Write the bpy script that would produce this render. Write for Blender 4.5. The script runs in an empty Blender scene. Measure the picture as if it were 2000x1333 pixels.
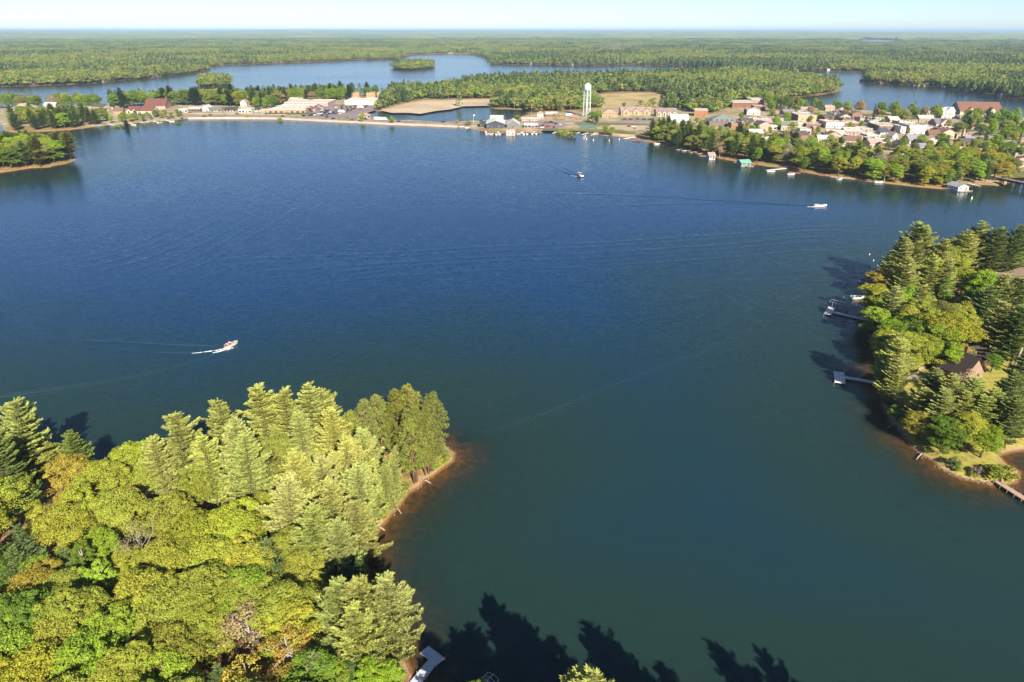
import bpy, math, random
import numpy as np
from mathutils import Vector
from mathutils.geometry import delaunay_2d_cdt, tessellate_polygon

scene = bpy.context.scene
R = math.radians
# ---------------------------------------------------------------- camera
F_PX, HORIZON_V, CAM_H = 1360.0, 60.0, 90.0
PITCH = math.atan((666.5 - HORIZON_V) / F_PX)
cam_d = bpy.data.cameras.new('camera'); cam = bpy.data.objects.new('camera', cam_d)
scene.collection.objects.link(cam); scene.camera = cam
cam.location = (0, 0, CAM_H); cam.rotation_euler = (math.pi / 2 - PITCH, 0, 0)
cam_d.sensor_width = 36.0; cam_d.lens = 36.0 * F_PX / 2000.0
cam_d.clip_start = 1.0; cam_d.clip_end = 200000.0

# ---------------------------------------------------------------- sky, sun, exposure
SUN_EL, SHADOW_AZ = R(32.0), R(20.0)           # shadows fall away from the camera and to the left
sd = Vector((-math.sin(SHADOW_AZ), math.cos(SHADOW_AZ), 0))
world = bpy.data.worlds.new('World'); scene.world = world; world.use_nodes = True
wn = world.node_tree; wn.nodes.clear()
sky = wn.nodes.new('ShaderNodeTexSky'); sky.sky_type = 'NISHITA'; sky.sun_disc = False
sky.sun_elevation = SUN_EL; sky.sun_rotation = math.atan2(-sd.x, -sd.y)
sky.altitude = 1000; sky.air_density = 0.7; sky.dust_density = 0.6; sky.ozone_density = 2.6
bg = wn.nodes.new('ShaderNodeBackground'); bg.inputs[1].default_value = 0.06
wo = wn.nodes.new('ShaderNodeOutputWorld')
wn.links.new(sky.outputs[0], bg.inputs[0]); wn.links.new(bg.outputs[0], wo.inputs[0])
sun_d = bpy.data.lights.new('sun', 'SUN'); sun_d.energy = 4.8; sun_d.angle = R(0.5); sun_d.color = (1.0, 0.90, 0.72)
sun = bpy.data.objects.new('sun', sun_d); scene.collection.objects.link(sun)
sun.rotation_euler = Vector((sd.x * math.cos(SUN_EL), sd.y * math.cos(SUN_EL), -math.sin(SUN_EL))).to_track_quat('-Z', 'Y').to_euler()
scene.view_settings.view_transform = 'Standard'; scene.view_settings.look = 'None'
scene.view_settings.exposure = 1.3; scene.view_settings.gamma = 1.0; scene.view_settings.use_curve_mapping = False
cy = scene.cycles
cy.max_bounces = 6; cy.diffuse_bounces = 2; cy.glossy_bounces = 2; cy.transmission_bounces = 2
cy.transparent_max_bounces = 8; cy.volume_bounces = 0
cy.use_denoising = True; cy.caustics_reflective = False; cy.caustics_refractive = False

# ---------------------------------------------------------------- geometry of the view: a pixel of the photo -> a point on the ground
_f = np.array([0, math.cos(PITCH), -math.sin(PITCH)]); _u = np.array([0, math.sin(PITCH), math.cos(PITCH)])
def G(u, v, z=0.0):
    d = _f + np.array([(u - 1000.0) / F_PX, 0, 0]) + _u * ((666.5 - v) / F_PX)
    t = (z - CAM_H) / d[2]
    return np.array([d[0] * t, d[1] * t])
def m_per_px(u, v):
    p = G(u, v); return (p[1] * math.cos(PITCH) + CAM_H * math.sin(PITCH)) / F_PX
def GP(pts, z=0.0): return np.array([G(u, v, z) for u, v in pts])
HAZE_DENSITY = 0.00006
rng = np.random.default_rng(7)

def lattice_noise(x, y, scale, seed=0):
    xs, ys = np.asarray(x) / scale, np.asarray(y) / scale
    xi, yi = np.floor(xs).astype(np.int64), np.floor(ys).astype(np.int64)
    fx, fy = xs - xi, ys - yi
    fx, fy = fx * fx * (3 - 2 * fx), fy * fy * (3 - 2 * fy)
    def h(a, b):
        n = (a * 374761393 + b * 668265263 + seed * 974711) & 0x7fffffff
        n = ((n ^ (n >> 13)) * 1274126177) & 0x7fffffff
        return ((n ^ (n >> 16)) & 0xffff) / 65535.0
    return (h(xi, yi) * (1 - fx) + h(xi + 1, yi) * fx) * (1 - fy) + (h(xi, yi + 1) * (1 - fx) + h(xi + 1, yi + 1) * fx) * fy

def inside(poly, x, y):
    x = np.asarray(x, float); y = np.asarray(y, float); c = np.zeros(x.shape, bool)
    n = len(poly)
    if x.size <= 64:
        p = np.asarray(poly); q = np.roll(p, -1, 0); sx, sy = x.reshape(-1, 1), y.reshape(-1, 1)
        k = (p[:, 1] > sy) != (q[:, 1] > sy); dy = q[:, 1] - p[:, 1]; dy = np.where(dy == 0, 1e-9, dy)
        return ((k & (sx < (q[:, 0] - p[:, 0]) * (sy - p[:, 1]) / dy + p[:, 0])).sum(1) % 2 == 1).reshape(x.shape)
    for i in range(n):
        x0, y0 = poly[i]; x1, y1 = poly[(i + 1) % n]
        if y0 == y1: continue
        k = (y0 > y) != (y1 > y)
        c ^= k & (x < (x1 - x0) * (y - y0) / (y1 - y0) + x0)
    return c

# ---------------------------------------------------------------- shorelines (traced on the water plane)
TOWN_SHORE = [(-500,262),(-100,250),(0,243),(7,248),(9,257),(30,259),(60,258),(108,256),(136,254),(162,251),(190,247),(214,244.5),(243,243),
    (272,239.5),(308,237),(338,235),(368,231.5),(440,231),(500,232),(576,234.5),(640,237.5),(700,240),(760,243),(830,245.5),(894,248),(920,251.5),
    (944,257),(986,261),(1052,259.5),(1064,257.5),(1100,257),(1128,258),(1164,263),(1200,266.5),(1236,270),(1254,275),(1293,283),(1318,289.5),
    (1345,296),(1384,304),(1408,311),(1438,315.5),(1480,322),(1538,331),(1610,343),(1672,351),(1740,359.5),(1818,367.5),(1845,370),(1862,366),(1885,361),
    (1922,361),(1950,363),(1963,361),(1976,352),(2010,350),(2200,345),(2600,352)]
RIGHT_POINT = [(2600,520),(2200,500),(2000,507),(1950,512),(1880,518),(1800,530),(1755,543),(1728,556),(1708,585),(1700,615),(1706,650),(1704,690),
    (1716,750),(1724,785),(1738,822),(1760,845),(1790,880),(1835,915),(1880,935),(1940,947),(1985,942),(1992,920),(1965,905),(1952,890),(1975,882),(2010,878),(2150,880),(2600,890)]
SOUTH_SHORE = [(2600,1560),(2200,1600),(1700,1545),(1300,1480),(1150,1430),(1000,1432),(900,1405),(850,1380),(822,1344)]
LEFT_POINT = [(800,1305),(785,1272),(762,1235),(735,1190),(718,1140),(712,1095),(725,1060),(740,1035),(760,1010),(783,985),(795,965),(820,950),
    (845,930),(868,912),(885,900),(889,884),(872,872),(800,860),(700,866),(600,876),(500,890),(400,905),(300,918),(200,925),(100,916),(0,905),(-200,895),(-600,880)]
LAKE_A = TOWN_SHORE + RIGHT_POINT + SOUTH_SHORE + LEFT_POINT + [(-1000,600),(-900,400)]
LAKE_B = [(-600,190),(-300,176),(0,169.5),(50,169),(110,166.5),(170,165),(200,162),(240,158),(300,152),(340,148),(385,141.5),(405,137.5),(408,131),(430,127.5),
    (500,125.3),(575,122.8),(667,119.5),(690,117),(775,117),(800,108),(820,106.5),(875,105.5),(935,106.5),(950,112),(957,120),(962,126),(1000,126.5),(1075,127.8),
    (1150,129.3),(1225,127),(1320,129.3),(1370,132),(1430,134.5),(1480,135.5),(1520,139.5),(1556,140),(1600,139.5),(1640,139),(1688,139.5),(1690,150),(1687,160),
    (1720,163.5),(1760,166.5),(1800,169.5),(1850,174),(1900,182),(1960,191),(2000,196),(2100,207),(2500,235),
    (2500,262),(2100,238),(2000,231),(1960,230),(1900,228),(1850,226),(1800,224),(1760,222),(1700,217),(1660,214),(1620,212),(1580,211),(1540,207),(1500,201),
    (1496,198),(1535,193.5),(1565,190.5),(1600,185.5),(1630,182.5),(1642,178.5),(1640,172),(1620,165),(1580,157),(1540,150),(1500,144.5),(1470,142),(1420,143),(1350,148.5),
    (1300,152),(1200,154.5),(1100,156.5),(1000,160),(940,163),(860,176),(760,184),(640,187),(560,191),(480,196),(420,199),(340,201),(250,204),(225,203),(200,207),(100,209),(0,207),(-300,212),(-600,225)]
POND = [(714,220),(745,217),(765,221.5),(800,221.5),(820,223.5),(850,218),(880,214.5),(905,208.5),(935,206),(955,208),(970,213.5),(1005,214),(1030,215),(1026,224),
    (1010,232),(985,236),(950,237),(920,236),(895,238.5),(860,239),(820,236),(760,234.5),(725,231.5),(712,226)]
SWAMP = [(1198,206),(1204,203),(1213,203.5),(1216,208),(1207,211),(1199,210)]
LAKE_D = [(1170,95),(1190,92.5),(1215,92),(1232,93.5),(1240,100),(1205,102),(1172,101)]
LAKE_E = [(1675,80),(1690,78.8),(1730,79.2),(1748,82),(1745,88),(1690,88)]
LAKE_F = [(1955,86.5),(1990,85),(2040,86),(2060,92),(1960,92)]
ISLE_LEFT = [(-160,330),(-60,338),(0,337.5),(30,333.5),(60,328.5),(95,327.5),(130,320.5),(147,313),(146,305),(120,298),(60,294),(0,293),(-100,296)]
ISLE_1 = [(384,168),(400,170.5),(430,170.5),(449,168),(452,163),(432,158),(396,158)]
ISLE_2 = [(768,134.5),(784,137.2),(806,137.2),(836,134.5),(850,131),(842,126),(790,126.5)]
def rough_line(pl, closed=True):
    """ground polyline with small bays and headlands between the traced points"""
    P = GP(pl); out = []
    n = len(P); r = np.random.default_rng(len(pl))
    for i in range(n if closed else n - 1):
        a, b = P[i], P[(i + 1) % n]; L = np.hypot(*(b - a)); D = 0.5 * (np.hypot(*a) + np.hypot(*b))
        step = max(2.2, D * 0.012); k = max(1, min(14, int(L / step)))
        nrm = np.array([-(b - a)[1], (b - a)[0]]) / max(L, 1e-6)
        for j in range(k):
            t = j / k; off = 0 if j == 0 else r.normal(0, 0.22) * min(step, L / k)
            out.append(a + (b - a) * t + nrm * off)
    return np.array(out)
LAKES = [rough_line(l) for l in (LAKE_A, LAKE_B, POND, SWAMP, LAKE_D, LAKE_E, LAKE_F)]
ISLES = [rough_line(l) for l in (ISLE_LEFT, ISLE_1, ISLE_2)]
SEG = np.concatenate([np.concatenate([p, np.roll(p, -1, 0)], 1) for p in LAKES + ISLES])
def in_water(x, y):
    w = np.zeros(np.shape(x), bool)
    for l in LAKES: w |= inside(l, x, y)
    for l in ISLES: w &= ~inside(l, x, y)
    return w
def shore_dist(x, y):
    """distance to the shore, positive on land"""
    x = np.atleast_1d(np.asarray(x, float)); y = np.atleast_1d(np.asarray(y, float)); out = np.empty(x.shape)
    ax, ay, bx, by = SEG.T; dx, dy = bx - ax, by - ay; l2 = dx * dx + dy * dy + 1e-9
    order = np.argsort(x) if len(x) > 3000 else np.arange(len(x)); x, y = x[order], y[order]
    AX, AY, DX, DY, L2 = ax, ay, dx, dy, l2
    for s in range(0, len(x), 2000):
        px, py = x[s:s + 2000, None], y[s:s + 2000, None]
        if len(x) > 3000:          # drop shore pieces too far away to be the nearest
            cx, cyy = px.mean(), py.mean(); rad = np.hypot(px - cx, py - cyy).max(); dm = np.hypot(AX - cx, AY - cyy); k = dm - np.hypot(DX, DY) <= dm.min() + 2 * rad; ax, ay, dx, dy, l2 = AX[k], AY[k], DX[k], DY[k], L2[k]
        t = np.clip(((px - ax) * dx + (py - ay) * dy) / l2, 0, 1)
        out[s:s + 2000] = np.sqrt(((px - ax - t * dx) ** 2 + (py - ay - t * dy) ** 2).min(1))
    out = np.where(in_water(x, y), -out, out); back = np.empty_like(out); back[order] = out; return back
def hill(x, y):
    r = np.hypot(x, y); k = np.clip((r - 1300) / 1500, 0, 1); q = np.clip((r - 9000) / 12000, 0, 1)
    return k * (7 * lattice_noise(x, y, 420, 3) + 5 * lattice_noise(x, y, 170, 5)) + q * (75 * lattice_noise(x, y, 5200, 9) + 30 * lattice_noise(x, y, 2100, 11))
def height(d, x, y):
    base = np.interp(d, [-260, -120, -60, -30, -14, -7, -2.5, 0, 1.5, 5, 15], [-17, -12, -7.5, -5, -2.6, -1.15, -0.45, -0.12, 0.45, 0.95, 1.4])
    return base + hill(x, y) * np.clip((d - 30) / 150, 0, 1)
def zat(x, y): return float(height(shore_dist(x, y), np.atleast_1d(x), np.atleast_1d(y))[0])

# ---------------------------------------------------------------- materials
def hexc(r, g, b): return tuple(((c / 255.0) / 12.92 if c / 255.0 < 0.04045 else ((c / 255.0 + 0.055) / 1.055) ** 2.4) for c in (r, g, b))
def new_mat(name):
    m = bpy.data.materials.new(name); m.use_nodes = True; nt = m.node_tree; nt.nodes.clear()
    o = nt.nodes.new('ShaderNodeOutputMaterial'); return m, nt, o
def N(nt, t, **kw):
    n = nt.nodes.new('ShaderNode' + t)
    for k, v in kw.items(): setattr(n, k, v)
    return n
def val(nt, sock, v): sock.default_value = v
def noise(nt, scale, detail=3, rough=0.55, dims='3D', vec=None, pos=True):
    n = N(nt, 'TexNoise'); n.inputs['Scale'].default_value = scale; n.inputs['Detail'].default_value = detail; n.inputs['Roughness'].default_value = rough
    if vec is None and pos: vec = N(nt, 'NewGeometry').outputs['Position']
    if vec is not None: nt.links.new(vec, n.inputs['Vector'])
    return n
def ramp(nt, sock, stops):
    r = N(nt, 'ValToRGB'); el = r.color_ramp.elements
    while len(el) < len(stops): el.new(0.5)
    for e, (p, c) in zip(el, stops): e.position = p; e.color = (*c, 1)
    nt.links.new(sock, r.inputs[0]); return r.outputs[0]
def mixc(nt, fac, a, b, blend='MIX'):
    m = N(nt, 'Mix', data_type='RGBA', blend_type=blend)
    for sock, v in ((m.inputs[0], fac), (m.inputs[6], a), (m.inputs[7], b)):
        if hasattr(v, 'is_linked') or hasattr(v, 'links'): nt.links.new(v, sock)
        else: sock.default_value = v if not isinstance(v, tuple) else (*v, 1)
    return m.outputs[2]
def math_n(nt, op, a, b=0.0, clamp=False):
    m = N(nt, 'Math', operation=op, use_clamp=clamp)
    for i, v in enumerate((a, b)):
        if hasattr(v, 'links'): nt.links.new(v, m.inputs[i])
        else: m.inputs[i].default_value = v
    return m.outputs[0]
def rough_mat(name, col, var=0.18, scale=0.6, rough=0.75, metal=0.0, col2=None, bump=0.0, fine=6.0):
    """painted, plastered or weathered surface: blotches at two scales over a base colour"""
    kf = 0.52 + 0.42 * min(col); col = tuple(c * kf for c in col); col2 = tuple(c * kf for c in col2) if col2 else None
    m, nt, o = new_mat(name); p = N(nt, 'BsdfPrincipled')
    co = N(nt, 'TexCoord').outputs['Object']
    n1 = noise(nt, scale, 4, vec=co); n2 = noise(nt, scale * fine, 3, vec=co)
    f = math_n(nt, 'ADD', math_n(nt, 'MULTIPLY', n1.outputs[0], 0.6), math_n(nt, 'MULTIPLY', n2.outputs[0], 0.4))
    lo = tuple(c * (1 - 2 * var) for c in col); hi = col2 if col2 else tuple(min(1, c * (1 + var)) for c in col)
    nt.links.new(ramp(nt, f, [(0.32, lo), (0.68, hi)]), p.inputs['Base Color'])
    p.inputs['Roughness'].default_value = rough; p.inputs['Metallic'].default_value = metal
    if bump:
        b = N(nt, 'Bump'); b.inputs['Strength'].default_value = bump; nt.links.new(n2.outputs[0], b.inputs['Height']); nt.links.new(b.outputs[0], p.inputs['Normal'])
    nt.links.new(p.outputs[0], o.inputs[0]); return m
_cache = {}
def paint(col, rough=0.7, var=0.12):
    k = (tuple(round(c, 3) for c in col), rough)
    if k not in _cache: _cache[k] = rough_mat('paint_%d' % len(_cache), col, var, 0.35, rough)
    return _cache[k]

def leaf_material(name, source):
    m, nt, o = new_mat(name)
    if source == 'object': tint = N(nt, 'ObjectInfo').outputs['Color']; rnd = N(nt, 'ObjectInfo').outputs['Random']
    else:
        a = N(nt, 'Attribute', attribute_type='INSTANCER', attribute_name='tint'); tint = a.outputs['Color']
    co = N(nt, 'TexCoord').outputs['Object']
    isl = N(nt, 'NewGeometry').outputs['Random Per Island']
    n = noise(nt, 0.55, 2, vec=co)
    f = math_n(nt, 'ADD', math_n(nt, 'MULTIPLY', isl, 0.42), math_n(nt, 'MULTIPLY', n.outputs[0], 0.72))
    hs = N(nt, 'HueSaturation'); nt.links.new(tint, hs.inputs['Color'])
    mr = N(nt, 'MapRange'); nt.links.new(f, mr.inputs[0]); mr.inputs[1].default_value = 0.1; mr.inputs[2].default_value = 1.0; mr.inputs[3].default_value = 0.62; mr.inputs[4].default_value = 1.38
    nt.links.new(mr.outputs[0], hs.inputs['Value'])
    mh = N(nt, 'MapRange'); nt.links.new(n.outputs[0], mh.inputs[0]); mh.inputs[1].default_value = 0.3; mh.inputs[2].default_value = 0.7; mh.inputs[3].default_value = 0.487; mh.inputs[4].default_value = 0.513
    nt.links.new(mh.outputs[0], hs.inputs['Hue'])
    d = N(nt, 'BsdfDiffuse'); t = N(nt, 'BsdfTranslucent'); mx = N(nt, 'MixShader'); mx.inputs[0].default_value = 0.28
    nt.links.new(hs.outputs[0], d.inputs[0]); nt.links.new(hs.outputs[0], t.inputs[0])
    nt.links.new(d.outputs[0], mx.inputs[1]); nt.links.new(t.outputs[0], mx.inputs[2]); nt.links.new(mx.outputs[0], o.inputs[0])
    return m
M_LEAF = leaf_material('foliage', 'object'); M_LEAF_FAR = leaf_material('foliage_woodland', 'instancer')
M_BARK = rough_mat('bark_grey_brown', (0.20, 0.145, 0.10), 0.3, 1.2, 0.9, fine=4)
M_BARK_RED = rough_mat('bark_red_pine', (0.34, 0.19, 0.11), 0.3, 1.2, 0.9, fine=4)
M_BARK_PALE = rough_mat('bark_pale', (0.52, 0.46, 0.38), 0.25, 1.5, 0.9, fine=4)

def ground_material():
    m, nt, o = new_mat('ground_surface'); p = N(nt, 'BsdfPrincipled'); p.inputs['Roughness'].default_value = 0.95
    sh = N(nt, 'Attribute', attribute_name='shore').outputs['Fac']; tw = N(nt, 'Attribute', attribute_name='town').outputs['Fac']
    n1 = noise(nt, 0.09, 5); n2 = noise(nt, 0.7, 4); n3 = noise(nt, 0.02, 4); n4 = noise(nt, 3.0, 3)
    litter = ramp(nt, n2.outputs[0], [(0.3, (0.10, 0.05, 0.025)), (0.55, (0.26, 0.125, 0.055)), (0.75, (0.34, 0.19, 0.09))])
    grass = ramp(nt, n2.outputs[0], [(0.3, (0.10, 0.11, 0.02)), (0.7, (0.26, 0.22, 0.045))])
    wood = mixc(nt, ramp(nt, n1.outputs[0], [(0.42, (0, 0, 0)), (0.6, (1, 1, 1))]), litter, grass)
    dry = ramp(nt, n1.outputs[0], [(0.36, (0.16, 0.16, 0.045)), (0.5, (0.28, 0.225, 0.13)), (0.64, (0.38, 0.30, 0.225))])
    gz = N(nt, 'Attribute', attribute_name='grass').outputs['Fac']; turf = ramp(nt, n2.outputs[0], [(0.3, (0.17, 0.17, 0.025)), (0.55, (0.31, 0.27, 0.05)), (0.75, (0.36, 0.27, 0.09))])
    land = mixc(nt, gz, mixc(nt, tw, wood, dry), turf)
    e = math_n(nt, 'ADD', sh, math_n(nt, 'MULTIPLY', math_n(nt, 'SUBTRACT', n2.outputs[0], 0.5), 5.0))
    sandf = N(nt, 'MapRange'); nt.links.new(e, sandf.inputs[0]); sandf.inputs[1].default_value = 0.4; sandf.inputs[2].default_value = 1.5; sandf.inputs[3].default_value = 1; sandf.inputs[4].default_value = 0
    sand = ramp(nt, n4.outputs[0], [(0.3, (0.20, 0.125, 0.075)), (0.7, (0.40, 0.27, 0.17))])
    c = mixc(nt, sandf.outputs[0], land, sand)
    bedf = N(nt, 'MapRange'); nt.links.new(sh, bedf.inputs[0]); bedf.inputs[1].default_value = 0.0; bedf.inputs[2].default_value = -0.6
    bed = ramp(nt, n2.outputs[0], [(0.35, (0.055, 0.028, 0.011)), (0.65, (0.165, 0.085, 0.030))])
    c = mixc(nt, bedf.outputs[0], c, bed)
    nt.links.new(c, p.inputs['Base Color'])
    b = N(nt, 'Bump'); b.inputs['Strength'].default_value = 0.5; b.inputs['Distance'].default_value = 0.3; nt.links.new(n2.outputs[0], b.inputs['Height']); nt.links.new(b.outputs[0], p.inputs['Normal'])
    nt.links.new(p.outputs[0], o.inputs[0]); return m
def water_material():
    m, nt, o = new_mat('lake_water')
    pos = N(nt, 'NewGeometry').outputs['Position']
    def slope(scale, amp, sx=1.0, sy=1.0, det=2, rot=0.0):
        mp = N(nt, 'Mapping'); mp.inputs['Scale'].default_value = (sx, sy, 1); mp.inputs['Rotation'].default_value = (0, 0, rot); nt.links.new(pos, mp.inputs[0])
        n = noise(nt, scale, det, 0.6, vec=mp.outputs[0])
        s = N(nt, 'VectorMath', operation='SUBTRACT'); nt.links.new(n.outputs['Color'], s.inputs[0]); s.inputs[1].default_value = (0.5, 0.5, 0.5)
        k = N(nt, 'VectorMath', operation='MULTIPLY'); nt.links.new(s.outputs[0], k.inputs[0]); k.inputs[1].default_value = (amp, amp, 0)
        return k.outputs[0]
    def add(a, b):
        v = N(nt, 'VectorMath', operation='ADD'); nt.links.new(a, v.inputs[0]); nt.links.new(b, v.inputs[1]); return v.outputs[0]
    s = add(slope(0.9, 0.20, 0.7, 1.3), slope(0.28, 0.07, 0.6, 1.5, 2, 0.3))
    s = add(s, slope(3.0, 0.13, 0.8, 1.2, 1, -0.2))
    # trains of small parallel waves left by boats, drifting over parts of the lake
    def train(wl, rot, amp, mscale, lo, hi, seed):
        mp = N(nt, 'Mapping'); mp.inputs['Rotation'].default_value = (0, 0, rot); nt.links.new(pos, mp.inputs[0])
        w = N(nt, 'TexWave', wave_type='BANDS', bands_direction='Y', wave_profile='SIN'); w.inputs['Scale'].default_value = math.pi / (10 * wl) * 2; w.inputs['Distortion'].default_value = 5.0
        w.inputs['Detail'].default_value = 1.0; w.inputs['Detail Scale'].default_value = 0.12; nt.links.new(mp.outputs[0], w.inputs[0])
        mm = N(nt, 'Mapping'); mm.inputs['Location'].default_value = (seed * 57.0, seed * 31.0, 0); nt.links.new(pos, mm.inputs[0])
        nz = noise(nt, mscale, 2, vec=mm.outputs[0]); mr = N(nt, 'MapRange'); nt.links.new(nz.outputs[0], mr.inputs[0]); mr.inputs[1].default_value = lo; mr.inputs[2].default_value = hi
        a = math_n(nt, 'MULTIPLY', math_n(nt, 'MULTIPLY', math_n(nt, 'SUBTRACT', w.outputs['Fac'], 0.5), mr.outputs[0]), amp)
        cb = N(nt, 'CombineXYZ'); nt.links.new(math_n(nt, 'MULTIPLY', a, math.sin(-rot)), cb.inputs[0]); nt.links.new(math_n(nt, 'MULTIPLY', a, math.cos(rot)), cb.inputs[1])
        return cb.outputs[0]
    s = add(s, train(3.2, 0.12, 0.07, 0.006, 0.45, 0.62, 1)); s = add(s, train(2.2, -0.45, 0.05, 0.008, 0.5, 0.66, 4))
    # wind patches roughen some of the surface and leave other streaks calm
    mp = N(nt, 'Mapping'); mp.inputs['Scale'].default_value = (0.25, 1.0, 1); nt.links.new(pos, mp.inputs[0])
    wind = noise(nt, 0.006, 3, vec=mp.outputs[0]); wr = N(nt, 'MapRange'); nt.links.new(wind.outputs[0], wr.inputs[0])
    wr.inputs[1].default_value = 0.35; wr.inputs[2].default_value = 0.65; wr.inputs[3].default_value = 0.45; wr.inputs[4].default_value = 1.5
    k = N(nt, 'VectorMath', operation='SCALE'); nt.links.new(s, k.inputs[0]); nt.links.new(wr.outputs[0], k.inputs['Scale'])
    gn = N(nt, 'NewGeometry'); nv = N(nt, 'VectorMath', operation='NORMALIZE'); nt.links.new(add(k.outputs[0], gn.outputs['Normal']), nv.inputs[0])
    body = N(nt, 'BsdfDiffuse')
    bn = noise(nt, 0.012, 3)
    dep = N(nt, 'Attribute', attribute_name='depth').outputs['Fac']
    # shallows greener, deep basins bluer; sky reflection blue is put into the deep colour
    deep = N(nt, 'MapRange'); nt.links.new(math_n(nt, 'ADD', dep, math_n(nt, 'MULTIPLY', math_n(nt, 'SUBTRACT', bn.outputs[0], .5), 5.0)), deep.inputs[0]); deep.inputs[1].default_value = 4.6; deep.inputs[2].default_value = 11.8
    nt.links.new(ramp(nt, deep.outputs[0], [(0.0, (0.0125, 0.0320, 0.0305)), (0.5, (0.0076, 0.0310, 0.0560)), (1.0, (0.0048, 0.0320, 0.0960))]), body.inputs[0])
    # light that reaches the bed and comes back: falls off with the depth of water
    nd = noise(nt, 0.25, 4); dd = math_n(nt, 'MULTIPLY', dep, math_n(nt, 'ADD', math_n(nt, 'MULTIPLY', nd.outputs[0], 1.4), 0.35))
    clear = math_n(nt, 'POWER', 2.718, math_n(nt, 'MULTIPLY', dd, -0.95), True)
    tr = N(nt, 'BsdfTransparent'); tr.inputs[0].default_value = (0.95, 0.85, 0.62, 1)
    mx = N(nt, 'MixShader'); nt.links.new(clear, mx.inputs[0]); nt.links.new(body.outputs[0], mx.inputs[1]); nt.links.new(tr.outputs[0], mx.inputs[2])
    gl = N(nt, 'BsdfGlossy'); gl.inputs['Roughness'].default_value = 0.14; nt.links.new(nv.outputs[0], gl.inputs['Normal'])
    fr = N(nt, 'Fresnel'); fr.inputs[0].default_value = 1.333; nt.links.new(nv.outputs[0], fr.inputs['Normal'])
    back = gn.outputs['Backfacing']      # light leaving the water upwards loses little
    frs = math_n(nt, 'ADD', math_n(nt, 'MULTIPLY', fr.outputs[0], math_n(nt, 'SUBTRACT', 1.0, back)), math_n(nt, 'MULTIPLY', back, 0.06))
    m2 = N(nt, 'MixShader'); nt.links.new(frs, m2.inputs[0]); nt.links.new(mx.outputs[0], m2.inputs[1]); nt.links.new(gl.outputs[0], m2.inputs[2])
    nt.links.new(m2.outputs[0], o.inputs[0]); return m
M_GROUND = ground_material(); M_WATER = water_material()

# ---------------------------------------------------------------- object helpers
C = scene.collection
def fast_mesh(name, verts, faces_flat, per_face, mats, mat_idx=None, smooth=False):
    me = bpy.data.meshes.new(name); nv = len(verts); nf = len(per_face)
    me.vertices.add(nv); me.vertices.foreach_set('co', np.asarray(verts, np.float32).ravel())
    me.loops.add(len(faces_flat)); me.loops.foreach_set('vertex_index', np.asarray(faces_flat, np.int32))
    me.polygons.add(nf); st = np.concatenate([[0], np.cumsum(per_face)[:-1]]).astype(np.int32)
    me.polygons.foreach_set('loop_start', st); me.polygons.foreach_set('loop_total', np.asarray(per_face, np.int32))
    for m in mats: me.materials.append(m)
    if mat_idx is not None: me.polygons.foreach_set('material_index', np.asarray(mat_idx, np.int32))
    if smooth: me.polygons.foreach_set('use_smooth', np.ones(nf, bool))
    me.update(calc_edges=True); me.validate(); return me
class MB:
    """collects boxes, tubes, prisms and sheets for one mesh"""
    def __init__(s): s.v = []; s.f = []; s.m = []
    def add(s, vs, fs, mi=0):
        b = len(s.v); s.v += [tuple(map(float, p)) for p in vs]; s.f += [tuple(i + b for i in f) for f in fs]; s.m += [mi] * len(fs); return s
    def box(s, x0, x1, y0, y1, z0, z1, mi=0, rz=0.0, at=(0, 0)):
        c, n = math.cos(rz), math.sin(rz)
        p = [(x, y, z) for z in (z0, z1) for x, y in ((x0, y0), (x1, y0), (x1, y1), (x0, y1))]
        p = [(x * c - y * n + at[0], x * n + y * c + at[1], z) for x, y, z in p]
        return s.add(p, [(3, 2, 1, 0), (4, 5, 6, 7), (0, 1, 5, 4), (1, 2, 6, 5), (2, 3, 7, 6), (3, 0, 4, 7)], mi)
    def tube(s, pts, rad, n=6, mi=0, cap=True):
        pts = [Vector(p) for p in pts]; rad = rad if hasattr(rad, '__len__') else [rad] * len(pts); rings = []
        for i, p in enumerate(pts):
            d = (pts[min(i + 1, len(pts) - 1)] - pts[max(i - 1, 0)]).normalized()
            a = d.cross(Vector((0.31, 0.17, 0.93)) if abs(d.z) < 0.9 else Vector((1, 0, 0))).normalized(); b = d.cross(a)
            rings.append([p + (a * math.cos(2 * math.pi * k / n) + b * math.sin(2 * math.pi * k / n)) * rad[i] for k in range(n)])
        vs = [q for r_ in rings for q in r_]; fs = []
        for i in range(len(pts) - 1):
            for k in range(n):
                fs.append((i * n + k, i * n + (k + 1) % n, (i + 1) * n + (k + 1) % n, (i + 1) * n + k))
        if cap: fs += [tuple(range(n))[::-1], tuple((len(pts) - 1) * n + k for k in range(n))]
        return s.add(vs, fs, mi)
    def lathe(s, prof, n=16, mi=0, at=(0, 0)):
        vs = [(r * math.cos(2 * math.pi * k / n) + at[0], r * math.sin(2 * math.pi * k / n) + at[1], z) for r, z in prof for k in range(n)]
        fs = [(i * n + k, i * n + (k + 1) % n, (i + 1) * n + (k + 1) % n, (i + 1) * n + k) for i in range(len(prof) - 1) for k in range(n)]
        return s.add(vs, fs, mi)
    def build(s, name, mats, parent=None, smooth=False, loc=None, mesh_only=False):
        mats = mats if isinstance(mats, (list, tuple)) else [mats]
        me = bpy.data.meshes.new(name); me.from_pydata(s.v, [], s.f)
        for m in mats: me.materials.append(m)
        me.polygons.foreach_set('material_index', s.m)
        if smooth: me.polygons.foreach_set('use_smooth', [True] * len(s.f))
        me.update()
        if mesh_only: return me
        return link(name, me, parent, loc)
def link(name, data, parent=None, loc=None, rz=0.0):
    o = bpy.data.objects.new(name, data); C.objects.link(o)
    if parent is not None: o.parent = parent
    if loc is not None: o.location = loc
    if rz: o.rotation_euler = (0, 0, rz)
    return o
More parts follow.
